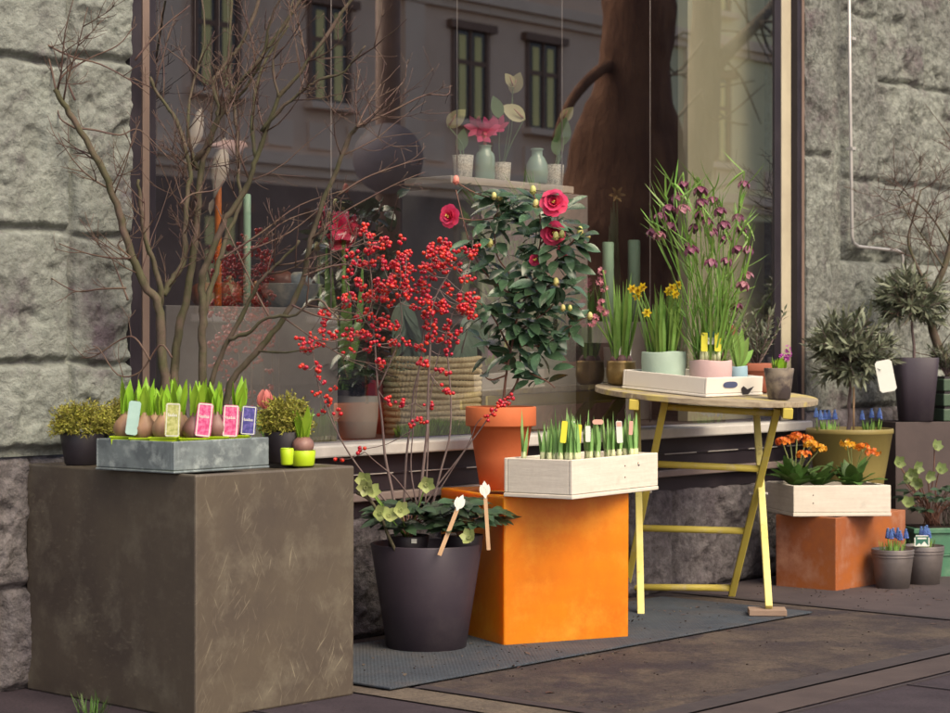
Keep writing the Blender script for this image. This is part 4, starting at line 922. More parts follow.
def hellebore(t, p, rnd, n, R_, hgt, mleaf, flowers, lsz=.055):
    mb = MB(); st_ = MB()
    for i in range(n):
        a = rnd.uniform(0, 2 * PI); o = V((math.cos(a), math.sin(a), 0)); r = R_ * rnd.uniform(.3, 1); top = p + o * r + Z3 * hgt * rnd.uniform(.35, 1)
        tube(st_, spl([p + o * .01, (p + top) / 2 + Z3 * .02, top], 3), .0022, 5)
        for k in range(5):
            b = (k - 2) * .62; d = (Matrix.Rotation(b, 3, 'Z') @ o) + Z3 * rnd.uniform(-.25, .25); leaf(mb, top, d, lsz * rnd.uniform(.75, 1.15), lsz * .46, nrm=Z3 + o * .3 - V((0, .35, 0)), bend=rnd.uniform(.0, .45), fold=.2, n=4)
    st_.build('stem', M['camellia_stem'], t); mb.build('foliage', mleaf, t)
    for f in flowers: hflower(t, f, rnd)
def hflower(t, q, rnd, s=.034, m='helle_flower', base=None):
    d = V((rnd.uniform(-.6, .6), -1, rnd.uniform(-.3, .4))).normalized(); x, y = frame_of(d); f = MB()
    for k in range(5):
        a = 2 * PI * k / 5 + rnd.random() * .3; o = x * math.cos(a) + y * math.sin(a); leaf(f, q, o + d * .45, s, s * .78, nrm=d, bend=-.6, fold=.25, n=4)
    for k in range(8): a = 2 * PI * k / 8; ball(f, q + d * .009 + (x * math.cos(a) + y * math.sin(a)) * .005, .0022, 0, 1)
    f.build('flower', M[m], t)
rhb = random.Random(12)
for lab, cx, y, fl, n in (('white green flowering hellebore at the left of the dark round planter', 408, 6.12, [(366, 487, 5.98), (379, 513, 5.98), (388, 516, 5.96), (400, 510, 5.97), (426, 484, 6.02), (364, 480, 6.0), (371, 492, 6.0)], 15),
                          ('dark leaved hellebore at the right of the dark round planter', 462, 6.14, [(470, 538, 5.99)], 13)):
    p = V(((cx - CX) / F * y, y, .282)); t = thing('hellebore_plant', lab, 'hellebore', p)
    pot('', None, None, p, .052, .064, .07, M['black_plastic'], parent=t, soil=.008, th=.002)
    fs_ = [At(*f) for f in fl]; hellebore(t, p + Z3 * .06, rhb, n + 9, .105, .11, M['helle_leaf'], fs_, .075)
    sm2 = MB()
    for q in fs_: tube(sm2, spl([p + Z3 * .06, (p + q) / 2 + Z3 * .03, q + V((0, .01, 0))], 3), .002, 5)
    sm2.build('flower_stalk', M['blade'], t)
    lb = MB(); q = p + V((.012, -.0645, .052)); box(lb, q, V((.016, 0, 0)), V((0, -.001, 0)), Z3 * .013); lb.build('price_label', M['label_white'], t)
# wooden tag sticks with pale flower-shaped heads
for (u0, v0, u1, v1, y, w_, lab) in ((488, 540, 485, 492, 5.99, .011, 'upright wooden stick with a white paper flower at the right of the round planter'), (443, 546, 459, 505, 5.98, .012, 'slanted wooden stick with a pale paper flower in front of the round planter')):
    a, b = At(u0, v0, y), At(u1, v1, y + .03); t = thing('flower_stick', lab, 'stick', a); a2 = a - (b - a).normalized() * .03
    mb = MB(); bar(mb, a2, b, w_, .003, up=V((0, 1, 0))); mb.build('stake', M['stick'], t)
    f = MB(); d = (b - a).normalized(); c = b + V((0, -.004, 0))
    for k in (-1, 0, 1): leaf(f, c - d * .012, d + V((k * .35, -.02, 0)), .045 if k == 0 else .036, .020, nrm=V((0, -1, 0)), n=5, fold=.15)
    leaf(f, c + d * .01, -d, .03, .014, nrm=V((0, -1, 0)), n=3); f.build('paper_flower', M['label_white'], t)
q = trace([(357, 492), (370, 500), (382, 520), (388, 535), (396, 552)], 5.98, 6.03)
mb = MB(); tube(mb, q, [.007, .0075, .0065, .006, .005] + [.005] * (len(q) - 5), 8)
tag(mb.build('bark_stake', M['bark'], loc=q[-1]), 'thick curved bark stake leaning over the left rim of the dark round planter', 'stake')

# ---- camellia
rc = random.Random(9)
cam_ = thing('camellia_plant', 'glossy dark leaved camellia with coral flowers in a terracotta pot on the orange cube', 'plant', TCp)
pot('', None, None, TCp, .066, .112, .262, M['terracotta'], .014, .062, .009, .03, 64, parent=cam_)
base = TCp + Z3 * .235
BR = [[(503, 415), (504, 395), (507, 370), (514, 335), (519, 305), (520, 285)], [(505, 400), (516, 385), (520, 365), (521, 340), (528, 318)], [(514, 335), (532, 322), (548, 310), (556, 300)], [(519, 300), (510, 275), (497, 255), (495, 225), (500, 200)],
      [(519, 295), (530, 270), (540, 245), (540, 215), (538, 202)], [(519, 300), (492, 280), (478, 262), (470, 245), (462, 215), (456, 190)], [(519, 290), (545, 270), (560, 255), (574, 240), (581, 232)], [(521, 345), (545, 345), (565, 330), (580, 320), (589, 317)], [(508, 365), (490, 350), (478, 335)], [(510, 350), (492, 315), (475, 300)], [(521, 370), (545, 380), (555, 388)],
      [(507, 375), (490, 380), (482, 372)], [(512, 340), (524, 300), (552, 285), (560, 285)], [(540, 245), (556, 225), (558, 210)], [(495, 230), (508, 208), (515, 200)]]
mb = MB(); nodes = []
for i, tr in enumerate(BR):
    dy = rc.uniform(-.13, .13) if i > 1 else 0; q = trace(tr, 6.5, 6.5 + dy); tube(mb, q, lin(.006 if i < 2 else .0035, .0016, len(q)), 6); nodes += q[3 if i > 1 else 10:]
mb.build('branch', M['camellia_stem'], cam_)
lf = MB()
def inside(u, v):
    return (465 if v > 230 else 485) < u < 592 and ((u - 526) / (66 if v < 310 else 56)) ** 2 + ((v - 282) / 106) ** 2 < 1
cnt = 0
while cnt < 430:
    b = rc.choice(nodes); d = rv(rc, -.5, .8); d.y *= .9; st = b + d * rc.uniform(.005, .085); tipd = (d + V((0, -.15, -.25))).normalized()
    u = CX + st.x / st.y * F; v = HY - (st.z - H) * F / st.y
    if not inside(u, v): continue
    leaf(lf, st, tipd, rc.uniform(.055, .088), rc.uniform(.028, .040), nrm=(Z3 * 1.1 + V((0, -.7, 0)) + rv(rc) * .55), bend=rc.uniform(.1, .6), fold=.22, n=5, wave=.0); cnt += 1
for b in nodes[::4]:
    for k in range(1): d = rv(rc, -.2, .7); leaf(lf, b, d, rc.uniform(.055, .08), rc.uniform(.028, .038), nrm=Z3 + rv(rc) * .6, bend=.3, fold=.22, n=5)
lf.build('foliage', M['camellia_leaf'], cam_)
def camflower(q, s, d):
    f = MB(); x, y = frame_of(d)
    for ring, (n, op, sz) in enumerate(((7, 1.0, 1.0), (6, .62, .85), (5, .35, .7), (3, .12, .55))):
        for k in range(n):
            a = 2 * PI * k / n + ring * .45 + rc.uniform(-.15, .15); o = x * math.cos(a) + y * math.sin(a); leaf(f, q - d * .006 + o * .003, o * op + d * (1.15 - op * .75), s * sz, s * sz * .95, nrm=d - o * .3, bend=-.1 + .55 * op, fold=.16, n=5, prof='petal', wave=.05)
    o = f.build('flower', M['coral'], cam_)
    g = MB()
    for k in range(9): ball(g, q + d * (.016) + rv(rc) * .005, .0024, 0, 1)
    g.build('stamen', M['stamen'], o)
for u, v, y, s, d in ((554, 203, 6.36, .036, (-.1, -1, .25)), (553, 233, 6.40, .032, (.1, -1, -.1)), (450, 216, 6.40, .030, (-.55, -.8, 0)), (563, 250, 6.45, .016, (.2, -1, .3)), (535, 260, 6.42, .014, (0, -1, 0))):
    camflower(At(u, v, y), s * 1.2, V(d).normalized())
for u, v, y, s in ((456, 180, 6.42, .012), (494, 196, 6.42, .010), (500, 197, 6.42, .009), (533, 190, 6.4, .0115), (536, 204, 6.38, .012), (490, 243, 6.42, .0115), (580, 231, 6.42, .012), (588, 236, 6.42, .009), (556, 282, 6.38, .011), (590, 316, 6.42, .010), (563, 308, 6.4, .009), (570, 308, 6.4, .008), (546, 250, 6.4, .008), (556, 236, 6.34, .011), (562, 234, 6.34, .010)):
    b = MB(); q = At(u, v, y); ball(b, q, s, 0, 2, (.85, .85, 1.35))
    for k in range(5): a = 2 * PI * k / 5; o = V((math.cos(a), math.sin(a), 0)); leaf(b, q - Z3 * s * 1.2, o * .7 + Z3, s * 1.5, s * 1.3, nrm=-o, bend=.6, fold=-.3, n=3)
    b.build('bud', M['tulip'] if (u, v) == (456, 180) else M['bud'], cam_)
    nb = min(nodes, key=lambda p: (p - q).length)
mb = MB()
for u, v, y in ((554, 203, 6.38), (553, 233, 6.42), (450, 216, 6.42), (456, 182, 6.42), (580, 231, 6.42), (490, 243, 6.42), (590, 316, 6.42), (533, 192, 6.4), (494, 197, 6.42)):
    q = At(u, v, y); nb = min(nodes, key=lambda p: (p - q).length); tube(mb, spl([nb, (nb + q) / 2 + V((0, 0, -.01)), q], 3), .002, 5)
mb.build('flower_stalk', M['camellia_stem'], cam_)
# ---- narcissus sprouts in the crate on the orange cube
rn = random.Random(3); wx, wy = dr(wR), dr(wL)
def sprout(t, p, rnd, L, m='blade_blue', nl=4, w_=.012, white=True):
    s = MB(); b = MB()
    ball(b, p, .0125, 0, 1, (1, 1, 1.2), .1); b.build('bulb', M['bulb'], t)
    if white:
        n_ = MB(); tube(n_, [p + Z3 * .008, p + Z3 * .042], [.0095, .0075], 8); n_.build('sheath', mat_sheath, t)
    ax = V((rnd.uniform(-.09, .09), rnd.uniform(-.09, .09), 1))
    for k in range(nl):
        a = 2 * PI * k / nl + rnd.random(); o = V((math.cos(a), math.sin(a), 0)); leaf(s, p + Z3 * .018 + o * .002, ax + o * rnd.uniform(.02, .14), L * rnd.uniform(.65, 1.08), w_, nrm=o, bend=-.05, fold=.3, n=4, prof='blade')
    s.build('shoot', M[m], t)
mat_sheath = mat('sheath', (.62, .66, .40), (.55, .58, .30), .5, 30)
NL = [(.06, .5, 'single narcissus sprout standing apart at the left end of the white crate'), (.22, .35, 'narcissus sprouts at the left of the crate before the terracotta pot'), (.36, .25, 'narcissus sprouts directly left of the bright yellow tags'), (.48, .2, 'narcissus sprouts behind the bright yellow tags'), (.62, .3, 'narcissus sprouts right of the bright yellow tags in the crate'), (.76, .3, 'narcissus sprouts beside the white and peach tag of the crate'), (.91, .35, 'narcissus sprouts at the right end of the white crate')]
ends = (504, 658)
for i, (f, dp, lab) in enumerate(NL):
    # rows follow the two visible faces of the crate
    u = 516 + f * 128; c = None
    best = None
    for k in range(200):
        a, b = rn.uniform(.09, .93), rn.uniform(.12, .88); q = pw + wx * (wlr * a) + wy * (wll * b); uu = CX + q.x / q.y * F
        if abs(uu - u) < 5:
            e = q.y
            if best is None or e < best[0]: best = (e, q)
    c = best[1] + Z3 * .085
    t = thing('potted_narcissus', lab, 'narcissus', c - Z3 * .07, group='narcissus sprouts in the white crate')
    pm = MB(); lathe(pm, [(.022, -.068), (.030, .0), (.027, .0), (.026, -.008)], c, 20); pm.build('pot', M['black_plastic'], t)
    for k in range(1 if i == 0 else 6):
        a = 2 * PI * k / 6 + rn.random(); sprout(t, c + V((math.cos(a), math.sin(a), 0)) * (0 if i == 0 else .019) + Z3 * .008, rn, rn.uniform(.10, .15))
yy = pw.y + .05
ptag(564, 432, yy + .0, 6, 22, .10, M['label_bright'], 'bright yellow strip tag in the white crate, the left of a pair')
ptag(578.5, 434, yy + .03, 6, 19, .06, M['label_bright'], 'bright yellow strip tag in the white crate, the right of a pair')
ptag(571, 430, yy + .05, 9, 18, 0, M['label_white'], 'white tag with a green band between two yellow strips in the crate', [('bar', -.4, .7, .4, .9)], 'label_green')
ptag(598, 422, yy + .10, 11, 5, 0, M['peach'], 'small peach tag among the narcissus sprouts in the white crate')
ptag(588, 434, yy + .08, 5, 16, 0, M['label_white'], 'narrow white tag right of the yellow strips in the crate')
ptag(619.5, 432, yy + .2, 6, 22, -.05, M['label_white'], 'white and peach tag near the right end of the white crate', [('bar', -.4, .75, .4, .95)], 'peach')
ptag(631, 428, yy + .24, 4, 14, .05, M['peach'], 'slim peach tag at the right end of the white crate')

# ---- pots on the table
def tpos(u, y): p = V(((u - CX) / F * y, y, 0)); return tp(p.x, p.y, .001)
def in_tray(a, b): return ptr + X3 * a + Y3 * b + TN * .0105
rt_ = random.Random(44)
def blades(t, p, rnd, n, L, w_, spread, m, bend=.25, R0=.03, name='foliage', nseg=7):
    mb = MB()
    for i in range(n):
        a = rnd.uniform(0, 2 * PI); o = V((math.cos(a), math.sin(a), 0)); r = R0 * math.sqrt(rnd.random())
        leaf(mb, p + o * r, Z3 + o * rnd.uniform(.1, 1) * spread, L * rnd.uniform(.55, 1.05), w_ * rnd.uniform(.7, 1.2), nrm=o, bend=rnd.uniform(-.1, 1) * bend, fold=.3, n=nseg, prof='blade')
    return mb.build(name, m, t)
# white vase pot behind, gold pot in front with a pink hyacinth
p = tpos(617, 7.47); pot('white_pot', 'plain white pot standing behind the gold pot on the table', 'pot', p, .046, .052, .13, M['label_white'])
p = tpos(621, 7.34); gp_ = thing('potted_hyacinth', 'pink flowering hyacinth in a hammered gold bowl at the left of the table', 'hyacinth', p)
mb = MB(); lathe(mb, [(.034, 0), (.047, .012), (.053, .035), (.054, .055), (.051, .08), (.0525, .088), (.050, .088), (.048, .07)], p, 40); mb.build('bowl', M['gold'], gp_)
mb = MB(); lathe(mb, [(.001, .075), (.047, .072), (.047, .074), (.001, .082)], p, 20); mb.build('soil', M['soil'], gp_)
mb = MB()
for k in range(4): ball(mb, p + V((.022 * math.cos(k * 1.6), .022 * math.sin(k * 1.6), .088)), .019, 0, 2, (1, 1, 1.2), .1)
mb.build('bulb', M['bulb_dark'], gp_)
mb = MB(); sh = p + V((.0, -.02, .09)); leaf(mb, sh, V((.05, -.1, 1)), .055, .022, nrm=V((0, -1, 0)), n=5); mb.build('sheath', M['cream'], gp_)
blades(gp_, p + Z3 * .095, rt_, 36, .30, .016, .32, M['blade'], .12, .028)
def florets(t, pts, m, rnd, s=.016, n=7):
    f = MB()
    for (u, v, y) in pts:
        q = At(u, v, y)
        for k in range(n):
            d = rv(rnd); c = q + d * .009; x, yv = frame_of(d)
            for j in range(5): a = 2 * PI * j / 5; leaf(f, c, d * .6 + (x * math.cos(a) + yv * math.sin(a)), s * .7, s * .38, nrm=d, bend=.3, fold=.1, n=2, prof='petal')
    return f.build('flower', m, t)
florets(gp_, [(602, 271, 7.32), (600, 281, 7.32), (604, 288, 7.32)], M['pink'], rt_)
florets(gp_, [(602, 303, 7.3), (605, 312, 7.3), (601, 308, 7.3)], M['pink'], rt_)
florets(gp_, [(595, 318, 7.3), (592, 323, 7.3)], M['pink'], rt_)
mb = MB()
for tr in ([(618, 348), (610, 310), (603, 270)], [(616, 348), (609, 330), (603, 305)], [(614, 350), (605, 335), (594, 320)]): tube(mb, trace(tr, 7.34, 7.31), .0032, 6)
mb.build('flower_stalk', M['blade'], gp_)
# soft pots in the tray
def softpot(name, lab, cat, p, r, h, m, seed):
    t = thing(name, lab, cat, p); rnd = random.Random(seed); mb = MB(); n = 40; vs = []; prof = [(r * .86, 0), (r * .93, .004), (r * .97, h * .3), (r, h * .7), (r * 1.0, h * .97), (r * .985, h), (r * .95, h * .99), (r * .93, h * .8)]
    for a_, z in prof:
        for k in range(n):
            a = 2 * PI * k / n; q = a_ * (1 + .035 * NZ.noise(V((math.cos(a) * 1.6, math.sin(a) * 1.6, z * 14 + seed)))); vs.append(p + V((q * math.cos(a), q * math.sin(a), z + (.006 * NZ.noise(V((math.cos(a), math.sin(a), seed))) if z > h * .9 else 0))))
    fs = [(i * n + k, i * n + (k + 1) % n, (i + 1) * n + (k + 1) % n, (i + 1) * n + k) for i in range(len(prof) - 1) for k in range(n)] + [tuple(range(n))[::-1]]
    mb.add(vs, fs); mb.build('pot', m, t)
    so = MB(); lathe(so, [(r * .93, h * .82), (r * .6, h * .86), (.001, h * .87)], p, 24); so.build('soil', M['soil'], t); return t
pm_ = in_tray(.10, .245); mp_ = softpot('potted_daffodil', 'yellow daffodils growing in a soft mint green pot in the white tray', 'daffodil', pm_, .078, .125, M['mint'], 3)
blades(mp_, pm_ + Z3 * .11, rt_, 54, .25, .012, .38, M['blade'], .2, .06)
dst = MB()
DF = [(632, 289, 7.1), (642, 287, 7.12), (638, 291, 7.16), (647, 313, 7.08), (672, 288, 7.1), (678, 285, 7.14), (668, 292, 7.12), (675, 294, 7.08), (637, 296, 7.2)]
for u, v, y in DF:
    q = At(u, v, y); d = V((rt_.uniform(-.6, .6), -1, rt_.uniform(-.2, .3))).normalized(); x, yv = frame_of(d); f = MB()
    for j in range(6): a = 2 * PI * j / 6; leaf(f, q, (x * math.cos(a) + yv * math.sin(a)) + d * .15, .019, .010, nrm=d, bend=-.15, fold=.1, n=3)
    mfd = Matrix((x, yv, d)).transposed().to_4x4(); mfd.translation = q; lathe(f, [(.003, 0), (.005, .006), (.0062, .013), (.0075, .015), (.006, .0145), (.004, .004)], n=12, M=mfd)
    f.build('flower', M['daffodil'], mp_); tube(dst, spl([pm_ + Z3 * .11 + V(((u - 660) * .0012, 0, 0)), (pm_ + q) / 2 + Z3 * .06, q + V((0, .012, .004)), q], 4), .0022, 5)
dst.build('flower_stalk', M['blade'], mp_)
pp2 = in_tray(.175, .098); fp = softpot('potted_fritillary', 'tall purple snakeshead fritillaries in a pale pink pot in the white tray', 'fritillary', pp2, .074, .105, M['pink_pot'], 8)
rf_ = random.Random(15); FR = [(684, 186), (700, 191), (744, 185), (714, 201), (681, 209), (702, 215), (707, 222), (696, 228), (723, 225), (741, 231), (738, 218), (736, 250), (749, 250), (723, 239), (712, 263), (746, 276), (744, 286), (735, 307), (689, 247), (662, 217), (652, 233), (671, 227), (659, 236), (690, 250), (676, 197), (718, 212), (667, 209), (712, 232), (728, 262), (699, 203)]
stm = MB(); lv = MB()
for i, (u, v) in enumerate(FR):
    y = 7.08 + rf_.uniform(-.16, .12); q = At(u, v, y); b0 = pp2 + Z3 * .09 + V((rf_.uniform(-.055, .055), rf_.uniform(-.045, .045), 0))
    pk = q + V((0, .0, .028)); pts = spl([b0, b0 + (pk - b0) * .5 + V((0, 0, .04)), pk - Z3 * .004, pk + V((rf_.uniform(-.008, .008), -.008, .004)), q + Z3 * .016], 5); tube(stm, pts, lin(.0022, .0014, len(pts)), 5)
    for k in range(11):
        j = rf_.randint(1, len(pts) - 8); d = (pts[j + 1] - pts[j]).normalized(); o = d.cross(rv(rf_)).normalized(); leaf(lv, pts[j], d * .9 + o * rf_.uniform(.3, .8), rf_.uniform(.06, .15), .0066, nrm=o, bend=rf_.uniform(-.2, .7), fold=.2, n=5, prof='blade')
    f = MB(); s = rf_.uniform(.034, .042); dn = V((rf_.uniform(-.35, .35), rf_.uniform(-.35, .1), -1)).normalized(); x, yv = frame_of(dn); st0 = q + Z3 * .016
    for j in range(6): a = 2 * PI * j / 6; o = x * math.cos(a) + yv * math.sin(a); leaf(f, st0 + o * .003, o * .8 + dn * .75, s, s * .62, nrm=-o, bend=-.75, fold=-.25, n=6)
    f.build('flower', M['fritillary_pale'] if i in (15, 16, 22, 4) else M['fritillary'], fp)
stm.build('flower_stalk', M['blade'], fp)
for i in range(60):
    a = rf_.uniform(0, 2 * PI); o = V((math.cos(a), math.sin(a), 0)); leaf(lv, pp2 + Z3 * .085 + o * rf_.uniform(.005, .06), Z3 + o * rf_.uniform(.05, .95), rf_.uniform(.18, .42), .0068, nrm=o, bend=rf_.uniform(0, .6), fold=.2, n=8, prof='blade')
lv.build('foliage', M['blade'], fp)
mb = MB(); 
for k in range(10): a = 2 * PI * k / 10; tube(mb, [pp2 + V((.05 * math.cos(a), .05 * math.sin(a), .09)), pp2 + V((.045 * math.cos(a), .045 * math.sin(a), .15))], .0028, 5)
mb.build('bulb_growth', M['bulb_dark'], fp)
yk = pp2.y - .073
for u, lab in ((704.5, 'yellow card of a tag pair in the pink pot, the left one'), (718, 'yellow card of a tag pair in the pink pot, the right one')): ptag(u, 342, yk - .002, 6.5, 19, .02, M['label_bright'], lab)
ptag(711, 338, yk + .012, 7, 13, 0, M['label_white'], 'white and green tag between two yellow cards in the pink pot', [('bar', -.5, .55, .5, 1.0)], 'label_green')
sp_ = thing('potted_narcissus', 'small narcissus sprouts at the front of the pink pot', 'narcissus', pp2 + V((-.02, -.05, .08)))
for k in range(5): sprout(sp_, pp2 + V((-.035 + k * .014, -.052, .095)), rf_, .05, 'blade')
# blue pot with a tulip
pb2 = in_tray(.298, .066); bp_ = softpot('potted_tulip', 'red tulip bud with broad green leaves in a pale blue pot', 'tulip', pb2, .036, .085, M['blue_pot'], 5)
mb = MB()
for u, v, b in ((728, 322, .1), (742, 330, .2), (748, 338, .3), (735, 328, .1), (752, 350, .3)): q = At(u, v, pb2.y); leaf(mb, pb2 + Z3 * .075, q - pb2 - Z3 * .075, (q - pb2 - Z3 * .075).length * 1.05, .032, nrm=V((0, -1, .4)), bend=b * .5, n=6)
mb.build('foliage', M['blade'], bp_)
mb = MB(); q = At(732, 335, pb2.y - .02); tube(mb, [pb2 + Z3 * .07, q], .003, 6); mb.build('flower_stalk', M['blade'], bp_)
mb = MB()
for k in range(6): a = 2 * PI * k / 6; o = V((math.cos(a), math.sin(a), 0)); leaf(mb, q + o * .003, Z3 + o * .45, .036, .019, nrm=-o, bend=-.9, fold=-.35, n=5)
mb.build('flower', M['tulip'], bp_)
# dwarf olive in a dull terracotta pot
def shrublet(t, base, rnd, shoots, up, rad, hgt, leafL, leafW, mleaf, mst, r0=.004, dens=10, ball_=None):
    st_ = MB(); lv_ = MB()
    for i in range(shoots):
        if ball_:
            c, rr, rz_ = ball_; d = rv(rnd, -.75, 1); tip = c + V((d.x * rr, d.y * rr, d.z * rz_)) * rnd.uniform(.65, 1.05); b = c + (tip - c) * .12 - Z3 * rz_ * .3
        else:
            a = rnd.uniform(0, 2 * PI); o = V((math.cos(a), math.sin(a), 0)); tip = base + o * rad * math.sqrt(rnd.random()) + Z3 * hgt * rnd.uniform(.55, 1); b = base
        q = spl([b, b + (tip - b) * .5 + rv(rnd) * rad * .12 + Z3 * .01, tip], 5); tube(st_, q, lin(r0, .0011, len(q)), 5); n = len(q)
        for k in range(dens):
            j = (k / dens) * .72 + .28; x = j * (n - 1); i0 = min(int(x), n - 2); p_ = q[i0] + (q[i0 + 1] - q[i0]) * (x - i0); d = (q[i0 + 1] - q[i0]).normalized(); s = d.cross(rv(rnd)).normalized()
            for sg in (1, -1): leaf(lv_, p_, d * .8 + s * sg * .75, leafL * rnd.uniform(.6, 1.1), leafW, nrm=d + rv(rnd) * .4, bend=rnd.uniform(-.2, .3), fold=.15, n=2)
        leaf(lv_, tip, q[-1] - q[-2], leafL, leafW, n=2)
    st_.build('branch', mst, t); lv_.build('foliage', mleaf, t)
p = tpos(757, 7.36); t = thing('potted_shrub', 'small olive leaved shrub in a dull square terracotta pot on the table', 'shrub', p)
pot('', None, None, p, .042, .054, .105, M['terracotta_dull'], .006, .03, .006, .015, parent=t, sq=.6)
shrublet(t, p + Z3 * .09, random.Random(8), 18, .2, .125, .215, .034, .011, M['olive'], M['stem_grey'], .0036, 9)
# grimy pot with a purple hyacinth
p = tpos(779, 7.05); t = thing('potted_hyacinth', 'small hyacinth opening purple in a grimy mottled pot at the right of the table', 'hyacinth', p)
pot('', None, None, p, .038, .052, .108, M['grimy_pot'], th=.004, soil=.01, parent=t)
blades(t, p + Z3 * .098, rt_, 13, .062, .016, .45, M['shoot'], .2, .02, nseg=5)
florets(t, [(787, 349, 7.05), (788, 354, 7.05), (786, 358, 7.05), (782, 357, 7.06)], M['magenta'], rt_, .012, 6)
mb = MB(); ball(mb, p + Z3 * .1, .02, 0, 2, (1, 1, 1), .1); mb.build('bulb', M['bulb_dark'], t)

# ================================================================ RIGHT HAND GROUP
rr2 = random.Random(61)
# primulas in their crate
px_, py_ = dr(4), dr(104)
def primula(p, lab, heads, n, L, ms):
    t = thing('potted_primula', lab, 'primula', p); pm = MB(); lathe(pm, [(.035, 0), (.045, .085), (.042, .085), (.041, .075)], p, 24); pm.build('pot', M['black_plastic'], t)
    c = p + Z3 * .085; lv_ = MB()
    for i in range(n):
        a = 2 * PI * i / n * 2.4 + rr2.random(); o = V((math.cos(a), math.sin(a), 0)); leaf(lv_, c + o * .008, o + Z3 * rr2.choice((.5, .9, 1.6, 2.4)), L * rr2.uniform(.85, 1.25), L * .46, nrm=Z3 - o * .4, bend=rr2.uniform(.15, .6), fold=.2, n=6, wave=.05)
    lv_.build('foliage', M['primula_leaf'], t); st_ = MB()
    for (u, v, y, k, mm) in heads:
        q = At(u, v, y); tube(st_, spl([c, (c + q) / 2 + V((0, 0, .012)), q - Z3 * .006], 3), .0025, 5); f = MB()
        for j in range(int(k * 2)):
            d = rv(rr2, -.3, 1); d.y -= .35; d.normalize(); cc = q + V((d.x * .027, d.y * .022, d.z * .016)); x, yv = frame_of(d)
            for m in range(5): a = 2 * PI * m / 5; leaf(f, cc, (x * math.cos(a) + yv * math.sin(a)) + d * .25, .0095, .0095, nrm=d, bend=-.1, fold=.1, n=2, prof='petal')
        f.build('flower', M[mm], t)
    st_.build('flower_stalk', M['helle_flower'], t)
def pc(a, b): return pp_ + px_ * plr * a + py_ * pll * b + Z3 * .016
yp = pp_.y + .12
primula(pc(.16, .5), 'orange flowered primula at the left of the white crate on the rust box', [(783, 442, yp, 10, 'primula'), (797, 437, yp + .03, 12, 'primula'), (790, 440, yp + .06, 8, 'primula'), (811, 445, yp - .02, 12, 'primula_yellow'), (804, 455, yp - .03, 9, 'primula'), (819, 449, yp, 9, 'primula_yellow'), (806, 440, yp + .05, 8, 'primula')], 26, .115, 0)
primula(pc(.42, .55), 'primula of leaves only in the middle of the white crate', [], 17, .11, 0)
primula(pc(.76, .5), 'primula with yellow and red orange flowers at the right of the crate', [(847, 444, yp, 8, 'primula_yellow'), (851, 447, yp + .03, 6, 'primula_yellow'), (863, 448, yp, 10, 'primula'), (873, 453, yp - .02, 7, 'primula')], 22, .11, 0)
# olive tree in the olive green pot with grape hyacinths
po2 = V((1.475, 8.07, HR + .001)); op = thing('olive_tree', 'round headed olive tree in a wide olive green pot right of the window', 'tree', po2)
pot('', None, None, po2, .115, .170, .315, M['olive_pot'], .004, .02, .007, .03, 56, parent=op)
mb = MB(); q = trace([(848, 432), (850, 418), (849, 404), (851, 385), (850, 370)], 8.07, 8.07); tube(mb, q, lin(.009, .006, len(q)), 8); mb.build('trunk', M['stem_grey'], op)
shrublet(op, None, random.Random(18), 95, 0, .17, 0, .060, .014, M['olive'], M['stem_grey'], .003, 9, (At(851, 352, 8.07), .165, .175))
mb = MB(); lathe(mb, [(.001, 0), (.004, 0), (.004, .19), (.001, .19)], po2 + V((.012, -.02, .29)), 8); mb.build('support_stake', M['stick'], op)
def muscari(p, lab, n, R_, hgt, rnd, group=None, u_off=0):
    t = thing('grape_hyacinth', lab, 'grape hyacinth', p, group=group); lv_ = MB(); st_ = MB()
    for i in range(n):
        a = rnd.uniform(0, 2 * PI); o = V((math.cos(a), math.sin(a), 0)); b = p + o * R_ * math.sqrt(rnd.random()); top = b + Z3 * hgt * rnd.uniform(.75, 1.1) + o * .008
        tube(st_, [b, top], .0016, 5); f = MB(); k = 0
        for j in range(7):
            rr3 = .0078 * (1 - j / 8.5)
            for m in range(6 if j < 5 else 3): a2 = 2 * PI * m / 6 + j * .5; ball(f, top + V((rr3 * math.cos(a2), rr3 * math.sin(a2), j * .0052)), .0036, 0, 1)
        f.build('flower', M['muscari'], t)
    for i in range(n * 5):
        a = rnd.uniform(0, 2 * PI); o = V((math.cos(a), math.sin(a), 0)); leaf(lv_, p + o * R_ * math.sqrt(rnd.random()), Z3 + o * rnd.uniform(.05, .4), hgt * rnd.uniform(.5, .9), .0055, nrm=o, bend=.15, fold=.3, n=4, prof='blade')
    st_.build('flower_stalk', M['blade'], t); lv_.build('foliage', M['blade'], t)
muscari(At(827, 431, 7.99), 'blue grape hyacinths at the left under the olive tree in the olive green pot', 5, .045, .055, rr2)
muscari(At(872, 431, 8.0), 'blue grape hyacinths at the right under the olive tree in the olive green pot', 4, .04, .055, rr2)
muscari(V((1.578, 7.745, .139)), 'blue grape hyacinths filling the nearer zinc bucket', 8, .05, .052, rr2)
muscari(V((1.722, 7.875, .139)), 'blue grape hyacinths in the half hidden zinc bucket', 4, .045, .052, rr2)
ptag(922, 541, 7.80, 15, 11, 0, M['label_green'], 'dark green tag with a white border and mountain in the half hidden bucket', [('bar', -.5, .0, -.43, .8), ('bar', .43, .0, .5, .8), ('bar', -.43, .0, .43, .07), ('bar', -.42, .92, .42, 1.0), ('tri', -.1, .07, .4, .45), ('tri', -.38, .07, .0, .3), ('bar', -.3, .66, .3, .8)])
# paper label on the olive
mt = None
tg = ptag(886, 376, 7.92, 17, 32, -.18, M['label_white'], 'blank white label hanging from the right side of the olive tree crown', None)
